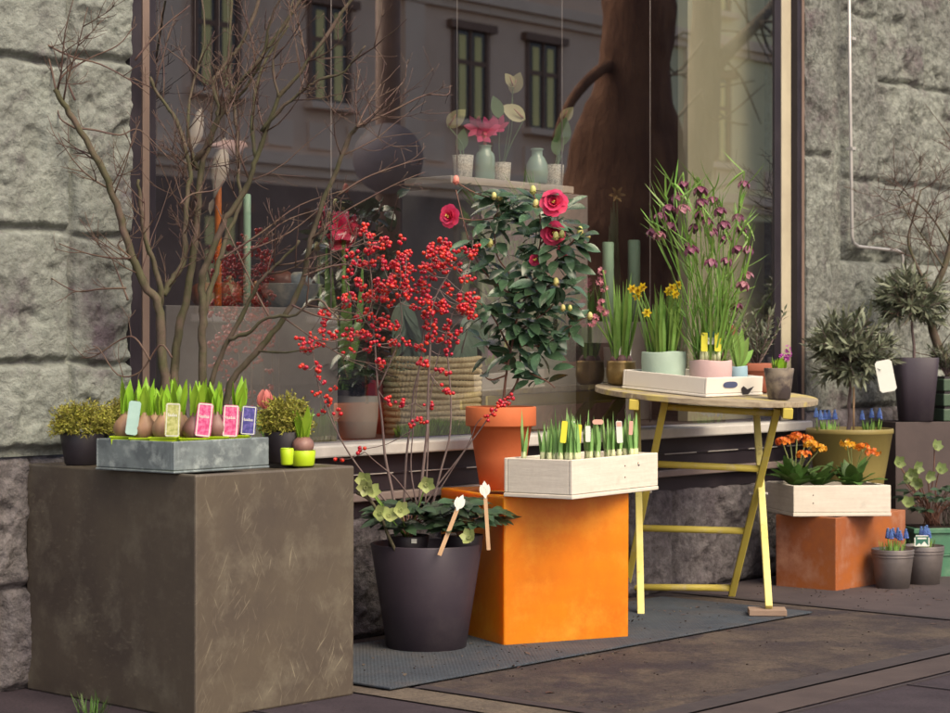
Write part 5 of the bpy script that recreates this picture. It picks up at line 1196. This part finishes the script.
# clipped olive in the tall black planter
pd = At(915.5, 419, 8.45); pd.z = HB + .001; t = thing('olive_tree', 'small clipped olive tree in a tall black planter on the brown block', 'tree', pd)
pot('', None, None, pd, .068, .092, .262, M['dark_pot'], th=.005, soil=.02, sq=.55, n=40, parent=t)
mb = MB(); q = trace([(914, 362), (914, 345), (912, 328), (913, 310)], 8.45, 8.45); tube(mb, q, lin(.007, .005, len(q)), 8); mb.build('trunk', M['stem_grey'], t)
shrublet(t, None, random.Random(28), 75, 0, .15, 0, .062, .013, M['olive'], M['stem_grey'], .003, 9, (At(911, 300, 8.45), .155, .125))
# green slatted box
pgx = V((1.93, 8.44, HB + .001)); t = thing('green_crate', 'dark green slatted metal crate at the right edge on the brown block', 'crate', pgx)
for z in (0, .062, .124):
    mb = MB(); box(mb, pgx + V((0, 0, z)), dr(14) * .30, dr(104) * .14, Z3 * .050); mb.build('slat', M['green_box'], t, bevel=.004)
mb = MB(); box(mb, pgx + dr(14) * .008 + dr(104) * .008 + Z3 * .001, dr(14) * .284, dr(104) * .124, Z3 * .183); mb.build('liner', M['black_plastic'], t)
ps2 = At(946, 372, 8.50); ps2.z = HB + .186; t = thing('potted_shrub', 'low dense dark shrub growing in the dark green slatted crate', 'shrub', ps2)
shrublet(t, ps2, random.Random(38), 40, 0, .095, .12, .032, .007, M['olive'], M['stem_grey'], .002, 8)
# bare tree at the right edge
t = thing('bare_shrub', 'bare red twigged shrub with a thick stem at the right edge of the view', 'shrub', ps2 + V((.05, .03, 0))); rb_ = random.Random(52)
for tr, y0, y1, ra in (([(960, 398), (946, 365), (934, 335), (929, 312), (930, 298), (944, 268), (951, 240), (956, 190), (962, 150)], 8.52, 8.50, .022), ([(930, 300), (926, 285), (915, 262), (908, 240), (914, 215), (921, 190)], 8.5, 8.42, .008), ([(928, 312), (915, 305), (908, 300)], 8.5, 8.45, .005), ([(949, 245), (935, 222), (920, 205), (899, 190)], 8.5, 8.4, .005), ([(944, 268), (925, 240), (908, 215), (897, 192)], 8.5, 8.4, .004)):
    mb = MB(); q = trace(tr, y0, y1); tube(mb, q, lin(ra, ra * .35, len(q)), 8, 0)
    for i in range(3, len(q)):
        if rb_.random() < .5: a = (q[i] - q[i - 1]).normalized(); s = a.cross(rv(rb_)).normalized(); twig(mb, q[i], a * .6 + s, rb_.uniform(.10, .32), .0025, rb_)
    mb.build('branch', [M['bark'], M['twig']], t)
M['helle_green'] = mat('helle_green', (.27, .34, .13), (.20, .27, .09), .5, 30, 3, 0, 40, island=.2, trans=.2)
# trough plants
pt_ = g0 + gx * .10 + gy * .09 + Z3 * .198
t = thing('hellebore_plant', 'pale green flowering hellebore in the green metal trough at the right edge', 'hellebore', pt_)
fs_ = [At(898, 463, 8.15), (At(935, 447, 8.18)), At(918, 483, 8.1), At(912, 474, 8.12), At(905, 478, 8.14), At(916, 468, 8.16), At(940, 470, 8.15), At(908, 503, 8.1), At(928, 476, 8.12)]
hellebore(t, pt_, random.Random(6), 22, .13, .17, M['helle_leaf'], [], .05)
for q in fs_: hflower(t, q, rr2, .036, 'helle_green')
mb = MB()
for q in fs_: tube(mb, spl([pt_ + V((rr2.uniform(-.03, .05), 0, 0)), (pt_ + q) / 2 + V((0, 0, .02)), q + V((0, .01, 0))], 3), .0026, 5)
mb.build('flower_stalk', M['camellia_stem'], t)
pl_ = g0 + gx * .30 + gy * .09 + Z3 * .198; t = thing('lavender_plant', 'dark green upright lavender foliage in the green metal trough', 'lavender', pl_); lv_ = MB(); st_ = MB()
for i in range(90):
    b = pl_ + gx * rr2.uniform(-.17, .25) + gy * rr2.uniform(-.06, .06); tip = b + Z3 * rr2.uniform(.07, .17) + V((rr2.uniform(-.02, .02), rr2.uniform(-.02, .02), 0)); tube(st_, [b, tip], .0012, 4)
    for k in range(14): q = b + (tip - b) * (k / 13); o = rv(rr2); leaf(lv_, q, Z3 * .8 + o * .5, .022, .0035, nrm=o, n=1, fold=0, prof='blade')
st_.build('stem', M['stem_grey'], t); lv_.build('foliage', M['olive'], t)
# weeds at the foot of the grey cube
for i, (u, v, lab) in enumerate(((90, 712, 'tuft of weeds growing at the foot of the grey cube'),)):
    p = G(u, v + 2); t = thing('weed_tuft', lab, 'weed', p); blades(t, p, random.Random(4), 36, .06, .003, .9, M['primula_leaf'], .5, .04, nseg=4)
# ================================================================ INSIDE THE SHOP WINDOW
ri = random.Random(90)
def Wi(u, t): return W(s_of(u, t), t)                        # point inside, t < 0, at the display floor
def OnI(u, v, t): return OnW(u, v, t)
def block(label, u0, u1, vtop, t0, dpt, m, name='display_block'):
    a, b = s_of(u0, t0), s_of(u1, t0); z1 = zw((u0 + u1) / 2, vtop, t0)
    mb = MB(); box(mb, W(a, t0 - dpt, zf + .001), D * (b - a), N * dpt, Z3 * (z1 - zf))
    return tag(mb.build(name, m, M=Matrix.Translation(W(a, t0 - dpt, zf)) @ Matrix.Rotation(A_, 4, 'Z'), bevel=.003), label, 'display block'), z1
bA, zA_ = block('wide low grey concrete display block at the left inside the window', 166, 338, 307, -.12, .42, M['display'])
bB, zB_ = block('tall grey concrete display column behind the camellia', 482, 588, 191, -.16, .38, M['display'])
bC, zC_ = block('low dark display block behind the left end of the yellow table', 589, 626, 343, -.10, .3, M['room_floor'])
bD, zD_ = block('large pale yellow green panel, heightened to lighten the pane, at the right end of the window', 688, 779, -30, -.20, .05, M['pale_panel'])  # carried up full height to lighten the mirrored pale facade
# hanging shelf
t0 = -.17; a, b = s_of(451, t0), s_of(574, t0); zsft, zsfb = zw(515, 181, t0), zw(515, 191, t0)
hs = thing('hanging_shelf', 'pale board hung on thin cords holding small pots and green bottles', 'shelf', W(a, t0 - .2, zsfb))
mb = MB(); box(mb, W(a, t0 - .22, max(zsfb, zB_ + .004)), D * (b - a), N * .22, Z3 * (zsft - max(zsfb, zB_ + .004))); mb.build('board', M['cream'], hs, bevel=.003)
for u in (457, 562):
    mb = MB(); s = s_of(u, t0 - .01); tube(mb, [W(s, t0 - .01, zsfb), W(s, t0 - .01, 3.2)], .0022, 5); mb.build('cord', M['cord'], hs)
for u, lab in ((331, 'pale hanging cord at the left inside the window before the shrub branches'), (650, 'pale hanging cord left of the fritillaries inside the window')):
    s = s_of(u, -.14); mb = MB(); tube(mb, [W(s, -.14, zf + .01), W(s, -.14, 3.2)], .0024, 5); tag(mb.build('string', M['cord'], loc=W(s, -.14, zf)), lab, 'cord')
def shelfp(u, t, z): p = Wi(u, t); p.z = z + .001; return p
M['dotted'] = mat('dotted', (.70, .70, .60), (.25, .26, .22), .5, 300, 0, 0, 40, lo=.52, hi=.56)
def vase(label, u, t, z, prof, m, name='vase', n=28, cat='vase'):
    p = shelfp(u, t, z); mb = MB(); lathe(mb, prof, p, n); o = mb.build(name, m, loc=p); tag(o, label, cat); return p
k = W(s_of(515, t0), t0).y / F
def dpot(u, t, lab):
    h = 22 * k; r = 10.5 * k; return vase(lab, u, t, zsft, [(r * .82, 0), (r * .86, .002), (r, h), (r - .003, h), (r * .8, h * .85), (.001, h * .8)], M['dotted'], 'dotted_pot', cat='pot')
pA = dpot(463, t0 - .05, 'small white dotted pot at the left end of the hanging shelf')
pB = dpot(501, t0 - .14, 'small white dotted pot behind the green bottle with pink blooms')
pC = dpot(554, t0 - .05, 'small white dotted pot at the right end of the hanging shelf')
r = 10 * k
bp1 = [(r * .9, 0), (r, .004), (r, 22 * k), (r * .9, 26 * k), (r * .62, 29 * k), (r * .62, 33 * k), (r * .74, 34 * k), (r * .66, 34 * k), (r * .5, 30 * k)]
v1 = vase('straight mint green glass bottle holding pink blooms on the hanging shelf', 485, t0 - .05, zsft, bp1, M['vase_green'], 'bottle', cat='bottle')
r = 11.5 * k
bp2 = [(r * .8, 0), (r * .92, .004), (r, 12 * k), (r * .95, 20 * k), (r * .7, 26 * k), (r * .5, 29 * k), (r * .5, 34 * k), (r * .62, 35 * k), (r * .55, 36 * k), (r * .4, 30 * k)]
v2 = vase('round bellied mint green glass bottle on the hanging shelf', 537, t0 - .03, zsft, bp2, M['vase_green'], 'bottle', cat='bottle')
# amaryllis in the bottle
t = thing('pink_amaryllis', 'hot pink amaryllis blooms in a green bottle on the hanging shelf', 'flower', v1 + Z3 * .05); tt_ = t0 - .05
for u, v in ((476, 127), (489, 128), (483, 134), (498, 126)):
    q = OnI(u, v, tt_); d = V((ri.uniform(-.8, .8), -1, ri.uniform(-.1, .5))).normalized(); x, yv = frame_of(d); f = MB()
    for j in range(6): a_ = 2 * PI * j / 6; leaf(f, q - d * .02, (x * math.cos(a_) + yv * math.sin(a_)) * .75 + d, .055, .026, nrm=-d, bend=-.6, fold=.2, n=5)
    f.build('flower', M['hot_pink'], t)
mb = MB(); q0 = v1 + Z3 * 20 * k; tube(mb, [q0, OnI(485, 132, tt_)], .006, 6); mb.build('flower_stalk', M['tulip'], t)
# anthuriums in the dotted pots
def anth(lab, p, heads, leaves):
    t = thing('anthurium', lab, 'plant', p + Z3 * .04); st_ = MB()
    for u, v, dx, L in heads:
        q = OnI(u, v, tt_); d = V((dx, -.3, .5)).normalized(); f = MB(); leaf(f, q - d * L * .5, d, L, L * .62, nrm=V((.2, -1, .2)), bend=.2, fold=.12, n=7); o = f.build('spathe', M['anthurium'], t)
        g = MB(); tube(g, [q - d * L * .4 + V((0, -.006, 0)), q + V((0, -.02, .01))], [.004, .002], 6); g.build('spadix', M['peach'], o); tube(st_, spl([p + Z3 * .04, (p + q) / 2 + V((.01, 0, .01)), q - d * L * .45], 4), .0022, 5)
    lv_ = MB()
    for u, v, dx, L in leaves:
        q = OnI(u, v, tt_); d = V((dx, -.2, .6)).normalized(); leaf(lv_, q - d * L * .5, d, L, L * .55, nrm=V((.1, -1, .3)), bend=.1, fold=.15, n=7); tube(st_, spl([p + Z3 * .04, (p + q) / 2, q - d * L * .5], 4), .002, 5)
    st_.build('stem', M['anthurium_leaf'], t); lv_.build('foliage', M['anthurium_leaf'], t)
anth('anthurium with one narrow cream spathe in the left dotted pot', pA, [(456, 118, .5, .09)], [(462, 140, .1, .08)])
anth('tall anthurium with round cream spathes in the middle dotted pot', pB, [(516, 83, .2, .085), (514, 112, -.8, .10), (510, 80, -.3, .06)], [(497, 107, -.2, .085)])
anth('anthurium with one cream spathe in the right dotted pot', pC, [(567, 114, .4, .07)], [(563, 132, .1, .11), (556, 146, -.1, .07)])
# things on the wide left block
def onA(u, t): p = Wi(u, t); p.z = zA_ + .001; return p
kA = 6.1 / F
def candle(lab, u, t, v0, v1, r, m):
    z0, z1 = zA_ + .004, zw(u, v0, t); p = Wi(u, t); p.z = z0; t_ = thing('candle', lab, 'candle', p); mb = MB(); lathe(mb, [(r, 0), (r, z1 - z0 - .004), (r * .8, z1 - z0), (.001, z1 - z0)], p, 16); mb.build('wax', m, t_)
    mb = MB(); tube(mb, [p + Z3 * (z1 - z0), p + Z3 * (z1 - z0 + .012)], .001, 4); mb.build('wick', M['black_plastic'], t_)
candle('tall orange stick candle on the left display block', 218, -.25, 184, 300, .011, M['candle_orange'])
candle('tall mint stick candle on the left display block', 247, -.27, 194, 300, .012, M['candle_mint'])
for u, v, tt2, r, lab in ((204, 278, -.3, .042, 'round brown glazed pumpkin at the left on the display block'), (229, 280, -.33, .046, 'round brown glazed pumpkin in the middle on the display block'), (254, 280, -.36, .040, 'smaller brown glazed pumpkin beside the mint candle')):
    p = onA(u, tt2); t = thing('pumpkin_ornament', lab, 'ornament', p); mb = MB(); vs = []; fs = []; n = 32
    for i in range(13):
        th = PI * i / 12
        for j in range(n): a_ = 2 * PI * j / n; q = r * math.sin(th) * (1 + .09 * abs(math.sin(4 * a_)) - .05) + .0005; vs.append(p + V((q * math.cos(a_) * 1.1, q * math.sin(a_) * 1.1, r * .95 - r * .95 * math.cos(th) * (1 - .12 * math.sin(th)))))
    for i in range(12):
        for j in range(n): fs.append((i * n + j, i * n + (j + 1) % n, (i + 1) * n + (j + 1) % n, (i + 1) * n + j))
    mb.add(vs, fs); mb.build('body', M['brown_glaze'], t); mb = MB(); tube(mb, [p + Z3 * r * 1.85, p + V((.006, 0, r * 2.2))], [.006, .004], 6); mb.build('stalk', M['stick'], t)
M['marble'] = mat('marble', (.55, .54, .45), (.16, .21, .24), .3, 9, 5, 0, 40, lo=.42, hi=.58)
p = onA(290, -.26); mb = MB(); lathe(mb, [(.04, 0), (.055, .006), (.085, .04), (.098, .075), (.100, .078), (.096, .078), (.08, .045), (.001, .015)], p, 36); tag(mb.build('marbled_bowl', M['marble'], loc=p), 'cream and blue marbled bowl at the right of the left display block', 'bowl')
for du, rr_, m, lab in ((-8, .04, 'brown_glaze', 'brown gourd heaped in the marbled bowl'), (10, .036, 'marble', 'speckled gourd heaped in the marbled bowl')):
    mb = MB(); q = p + V((du * kA, 0, .085)); ball(mb, q, rr_, 0, 3, (1.1, 1, .9), .15); tag(mb.build('gourd', M[m], loc=q), lab, 'gourd')
# hanging bird ornaments
def bird(lab, u, v, t, s, m, ang):
    c = OnI(u, v, t); b = MB(); x = D; q = thing('bird_ornament', lab, 'ornament', c)
    prof = [(-1.15, .05, -.05), (-.8, .16, -.02), (-.35, .34, 0), (.1, .42, .02), (.5, .36, .1), (.75, .27, .24), (.95, .22, .32), (1.12, .12, .33), (1.3, .02, .3)]
    pts = [c + (D * (a_ * math.cos(ang)) + Z3 * (a_ * math.sin(ang) + z)) * s for a_, r_, z in prof]; tube(b, pts, [r_ * s for _, r_, z in prof], 14); b.build('body', m, q)
    tl = MB(); leaf(tl, pts[0], pts[0] - pts[2], s * .8, s * .4, n=3); tl.build('tail', m, q)
    cd_ = MB(); tube(cd_, [c + Z3 * s * .35, V((c.x, c.y, 3.2))], .0012, 4); cd_.build('cord', M['cord'], q)
bird('pink white bird ornament hanging on the left inside the window', 228, 148, -.2, .062, M['pink_pot'], -.1)
bird('white bird ornament hanging head down above the orange candle', 219, 172, -.2, .068, M['cream'], 1.3)
bird('brown white bird ornament hanging highest behind the shrub', 195, 135, -.22, .055, M['cream'], 1.2)
# floor items between the blocks
kB = 6.8 / F
p = Wi(357, -.16); p.z = zf + .001; r = 21 * kB; h = 41 * kB
mb = MB(); lathe(mb, [(r * .78, 0), (r * .86, .004), (r * .97, h * .5), (r, h - .004), (r * .985, h), (r * .9, h), (r * .86, h * .8), (.001, h * .78)], p, 40); o = mb.build('grey_planter', mat('pale_grey', (.46, .46, .42), (.38, .38, .35), .6, 6), loc=p); tag(o, 'round pale grey planter holding a dark fern inside the window', 'planter')
t = thing('fern_plant', 'dark green fern in the round grey planter inside the window', 'fern', p + Z3 * h * .8); lv_ = MB()
for i in range(36):
    a_ = ri.uniform(0, 2 * PI); o = V((math.cos(a_), math.sin(a_), 0)); L = ri.uniform(.12, .24); b0 = p + Z3 * h * .8; q = spl([b0, b0 + o * L * .35 + Z3 * L * .6, b0 + o * L * .8 + Z3 * L * .55], 6)
    for j in range(2, len(q)):
        d = (q[j] - q[j - 1]).normalized(); s = d.cross(Z3).normalized()
        for sg in (1, -1): leaf(lv_, q[j], s * sg + d * .4, .035 * (1 - j / len(q) * .6), .011, n=2, bend=.2)
lv_.build('foliage', M['helle_leaf'], t)
p = Wi(380, -.36); p.z = zf + .001; mb = MB(); lathe(mb, [(.05, 0), (.058, .004), (.062, .18), (.060, .18), (.056, .16), (.001, .15)], p, 20); tag(mb.build('red_pot', M['red_bag'], loc=p), 'tall dark red pot half hidden behind the straw basket', 'pot')
# straw basket: coiled oval with a loop handle
p = Wi(433, -.24); p.z = zf + .001; t = thing('straw_basket', 'coiled pale straw basket with a loop handle inside the window', 'basket', p); mb = MB(); rows_ = 13; hB = zw(433, 357, -.24) - zf; rx_ = 44 * 7.05 / F; x3_, y3_ = D, N
rx_ = rx_ / .80
for i in range(rows_):
    z = hB * (i + .5) / rows_; kx = 1 + .05 * i / rows_; pts = []
    for j in range(289): a_ = 2 * PI * j / 288; pts.append(p + x3_ * (rx_ * kx * math.cos(a_)) + y3_ * (.115 * kx * math.sin(a_)) + Z3 * (z + .0025 * math.sin(a_ * 3 + i)))
    tube(mb, pts, [hB / rows_ * (.50 + .07 * math.sin(j * PI / 2 + i * 1.5)) for j in range(289)], 8, 0, False)
box(mb, p - x3_ * rx_ * .7 - y3_ * .07 + Z3 * .003, x3_ * rx_ * 1.4, y3_ * .14, Z3 * .008)
mb.build('body', M['straw'], t); mb = MB(); c = p - x3_ * rx_ * .7 + Z3 * hB; tube(mb, spl([c - x3_ * .05 - Z3 * .03, c - x3_ * .055 + Z3 * .06, c + Z3 * .115, c + x3_ * .055 + Z3 * .06, c + x3_ * .05 - Z3 * .03], 6), .011, 8); mb.build('handle', M['straw'], t)
# eucalyptus sprays hanging out of the basket
for u0, v0, tr, lab in ((420, 352, [(420, 352), (412, 330), (405, 310), (404, 300)], 'blue green eucalyptus spray leaning left out of the straw basket'), (462, 350, [(462, 352), (466, 335), (470, 318), (474, 300)], 'blue green eucalyptus spray leaning right out of the straw basket')):
    q = [OnI(u, v, -.2) for u, v in tr]; t = thing('eucalyptus_spray', lab, 'spray', q[0]); mb = MB(); tube(mb, spl([q[0] - Z3 * .08] + q, 4), .0025, 5); mb.build('stem', M['stem_grey'], t); mb = MB(); qq = spl(q, 5)
    for i in range(1, len(qq), 1):
        for sg in (1, -1): leaf(mb, qq[i], V((sg * ri.uniform(.2, .6), -.3, -1)), ri.uniform(.09, .14), .026, nrm=V((0, -1, .1)), bend=.1, fold=.1, n=5)
    mb.build('foliage', M['eucalyptus'], t)
# moss in front of the basket
a, b = s_of(404, -.1), s_of(478, -.1); mb = MB()
for i in range(2600):
    q = W(ri.uniform(a, b), -.105 - ri.random() * .03, zf + .002); leaf(mb, q, V((ri.uniform(-.5, .5), ri.uniform(-.5, .5), 1)), ri.uniform(.02, .07) * (1 - abs((q - W((a + b) / 2, -.1, q.z)).length / (b - a)) * .8), .004, nrm=rv(ri), n=2, fold=0, bend=.3, prof='blade')
tag(mb.build('moss', M['grass'], loc=W(a, -.1, zf)), 'bright green moss strip in front of the straw basket', 'moss', None, 'stuff')
# big dark red amaryllis between shrub and berries
p = Wi(343, -.42); p.z = zA_ - .2
t = thing('potted_amaryllis', 'dark red amaryllis with strap leaves standing behind the left display block', 'flower', V((p.x, p.y, zf))); pot('', None, None, V((p.x, p.y, zf + .001)), .06, .08, .15, M['black_plastic'], parent=t)
for u, v in ((340, 228), (349, 231), (344, 238)):
    q = OnI(u, v, -.4); d = V((ri.uniform(-.6, .6), -1, .2)).normalized(); x, yv = frame_of(d); f = MB()
    for j in range(6): a_ = 2 * PI * j / 6; leaf(f, q - d * .03, (x * math.cos(a_) + yv * math.sin(a_)) * .8 + d, .08, .04, nrm=-d, bend=-.5, fold=.2, n=5)
    f.build('flower', M['coral'], t)
b0 = V((p.x, p.y, zf + .14)); mb = MB(); tube(mb, [b0, OnI(344, 236, -.4)], .008, 6); mb.build('flower_stalk', M['blade'], t); mb = MB()
for i in range(9): a_ = 2 * PI * i / 9; o = V((math.cos(a_), math.sin(a_), 0)); leaf(mb, b0, Z3 + o * .35, ri.uniform(.35, .55), .035, nrm=o, bend=.35, fold=.2, n=9, prof='blade')
mb.build('foliage', M['blade_blue'], t)
# a dark gnome-like figure is unreadable in the photo: the striped vase standing there
p = OnI(388, 262, -.5); p.z = zf + .001
# pale green tube vases on a plinth block behind the table
bE, zE_ = block('grey display block carrying the green pillar candles behind the gold pot', 592, 652, 322, -.45, .3, M['display'])
def pillar(lab, u, v0, t, rpx):
    p = Wi(u, t); p.z = zE_ + .001; z1 = zw(u, v0, t); r = rpx * p.y / F; t_ = thing('pillar_candle', lab, 'candle', p); mb = MB(); lathe(mb, [(r, 0), (r, z1 - p.z - .004), (r - .004, z1 - p.z), (r * .5, z1 - p.z - .004), (.001, z1 - p.z - .006)], p, 28); mb.build('wax', M['candle_green'], t_)
    mb = MB(); tube(mb, [p + Z3 * (z1 - p.z - .006), p + Z3 * (z1 - p.z + .01)], .0014, 4); mb.build('wick', M['black_plastic'], t_)
pillar('tall sage green pillar candle left of the daffodils, the left of two', 608, 242, -.52, 5.8)
pillar('tall sage green pillar candle left of the daffodils, the right of two', 634, 240, -.56, 6.2)
# lily / bromeliad with strap leaves
p = Wi(618, -.95); p.z = zf + .001; t = thing('potted_orchid', 'strap leaved plant with yellow red blooms behind the green pillar candles', 'plant', p); pot('', None, None, p, .07, .1, .4, M['black_plastic'], parent=t)
c = p + Z3 * .38; mb = MB()
for u, v in ((600, 230), (605, 215), (640, 205), (650, 222), (648, 240), (598, 250), (625, 200), (655, 250)):
    q = OnI(u, v, -.9); d = q - c; leaf(mb, c, V((d.x * .4, d.y * .4, d.z)), d.length * 1.15, .04, nrm=V((d.x, d.y - .2, .2)), bend=.35, fold=.2, n=9, prof='blade')
mb.build('foliage', M['anthurium_leaf'], t)
q = OnI(617, 195, -.9); d = V((0, -1, .2)).normalized(); x, yv = frame_of(d); f = MB()
for j in range(6): a_ = 2 * PI * j / 6; leaf(f, q, (x * math.cos(a_) + yv * math.sin(a_)) + d * .5, .04, .016, nrm=d, bend=.4, n=5)
f.build('flower', M['gold'], t); mb = MB(); tube(mb, [c, q], .004, 5); mb.build('flower_stalk', M['anthurium_leaf'], t)

# grit, soil crumbs and leaf scraps on the ground
rg = random.Random(71); mb = MB()
for i in range(420):
    k = rg.random()
    if k < .6: q = W(rg.uniform(.3, 4.2), rg.uniform(.05, 1.5), .0165 if False else .005)
    else:
        c = rg.choice(((.6, .5), (1.25, .55), (1.5, .75), (2.4, .4), (3.3, .5), (3.6, .6))); q = W(c[0] + rg.gauss(0, .16), c[1] + rg.gauss(0, .14), .005)
    s_, t_ = (q - P0).dot(D), (q - P0).dot(N)
    if .7 < s_ < 2.86 and .09 < t_ < .74: q.z = .0145
    if rg.random() < .75: ball(mb, q, rg.uniform(.0015, .0042), rg.choice((0, 0, 1)), 0, (1, 1, .6), .3)
    else: leaf(mb, q + Z3 * .001, V((rg.uniform(-1, 1), rg.uniform(-1, 1), .1)), rg.uniform(.010, .03), rg.uniform(.005, .012), bend=rg.uniform(-.2, .4), n=3, mi=rg.choice((1, 2, 2)))
tag(mb.build('grit', [M['soil'], M['kerbstone'], M['dead_leaf']] if 'dead_leaf' in M else [M['soil'], M['kerbstone'], M['twig']], loc=W(1.5, .7)), 'soil crumbs and leaf scraps scattered over the pavement and mat', 'litter', None, 'stuff')
# ================================================================ light and camera
sc = bpy.context.scene
w = bpy.data.worlds.new('World'); sc.world = w; w.use_nodes = True; nt = w.node_tree
sk = nt.nodes.new('ShaderNodeTexSky'); sk.sky_type = 'NISHITA'; sk.sun_disc = False
SUN = V((.66, -.75, 1.1)).normalized()
sk.sun_elevation = math.asin(SUN.z); sk.sun_rotation = math.atan2(SUN.x, SUN.y); sk.dust_density = 3.0; sk.air_density = 1.0
mxw = nt.nodes.new('ShaderNodeMix'); mxw.data_type = 'RGBA'; mxw.blend_type = 'MULTIPLY'; mxw.inputs['Factor'].default_value = 1; mxw.inputs['B'].default_value = (1.18, 1.0, .92, 1)   # haze-warmed sky
nt.links.new(sk.outputs[0], mxw.inputs['A']); nt.links.new(mxw.outputs['Result'], nt.nodes['Background'].inputs['Color']); nt.nodes['Background'].inputs['Strength'].default_value = .15
ld = bpy.data.lights.new('sun', 'SUN'); ld.energy = 1.5; ld.angle = math.radians(38); ld.color = (1, .97, .70)
lo = bpy.data.objects.new('sun', ld); C.objects.link(lo); lo.rotation_euler = SUN.to_track_quat('Z', 'Y').to_euler()
cd = bpy.data.cameras.new('camera'); cam = bpy.data.objects.new('camera', cd); C.objects.link(cam)
cam.location = (0, 0, H); cam.rotation_euler = (math.radians(90), 0, 0)
cd.sensor_width = 36; cd.lens = F / 950 * 36; cd.shift_y = (HY - 713 / 2) / 950.0; cd.clip_end = 1500; cd.clip_start = .05
cd.dof.use_dof = True; cd.dof.focus_distance = 6.1; cd.dof.aperture_fstop = 6.5
sc.camera = cam
sc.view_settings.view_transform = 'Standard'; sc.view_settings.look = 'None'; sc.view_settings.gamma = 1; sc.view_settings.exposure = .95
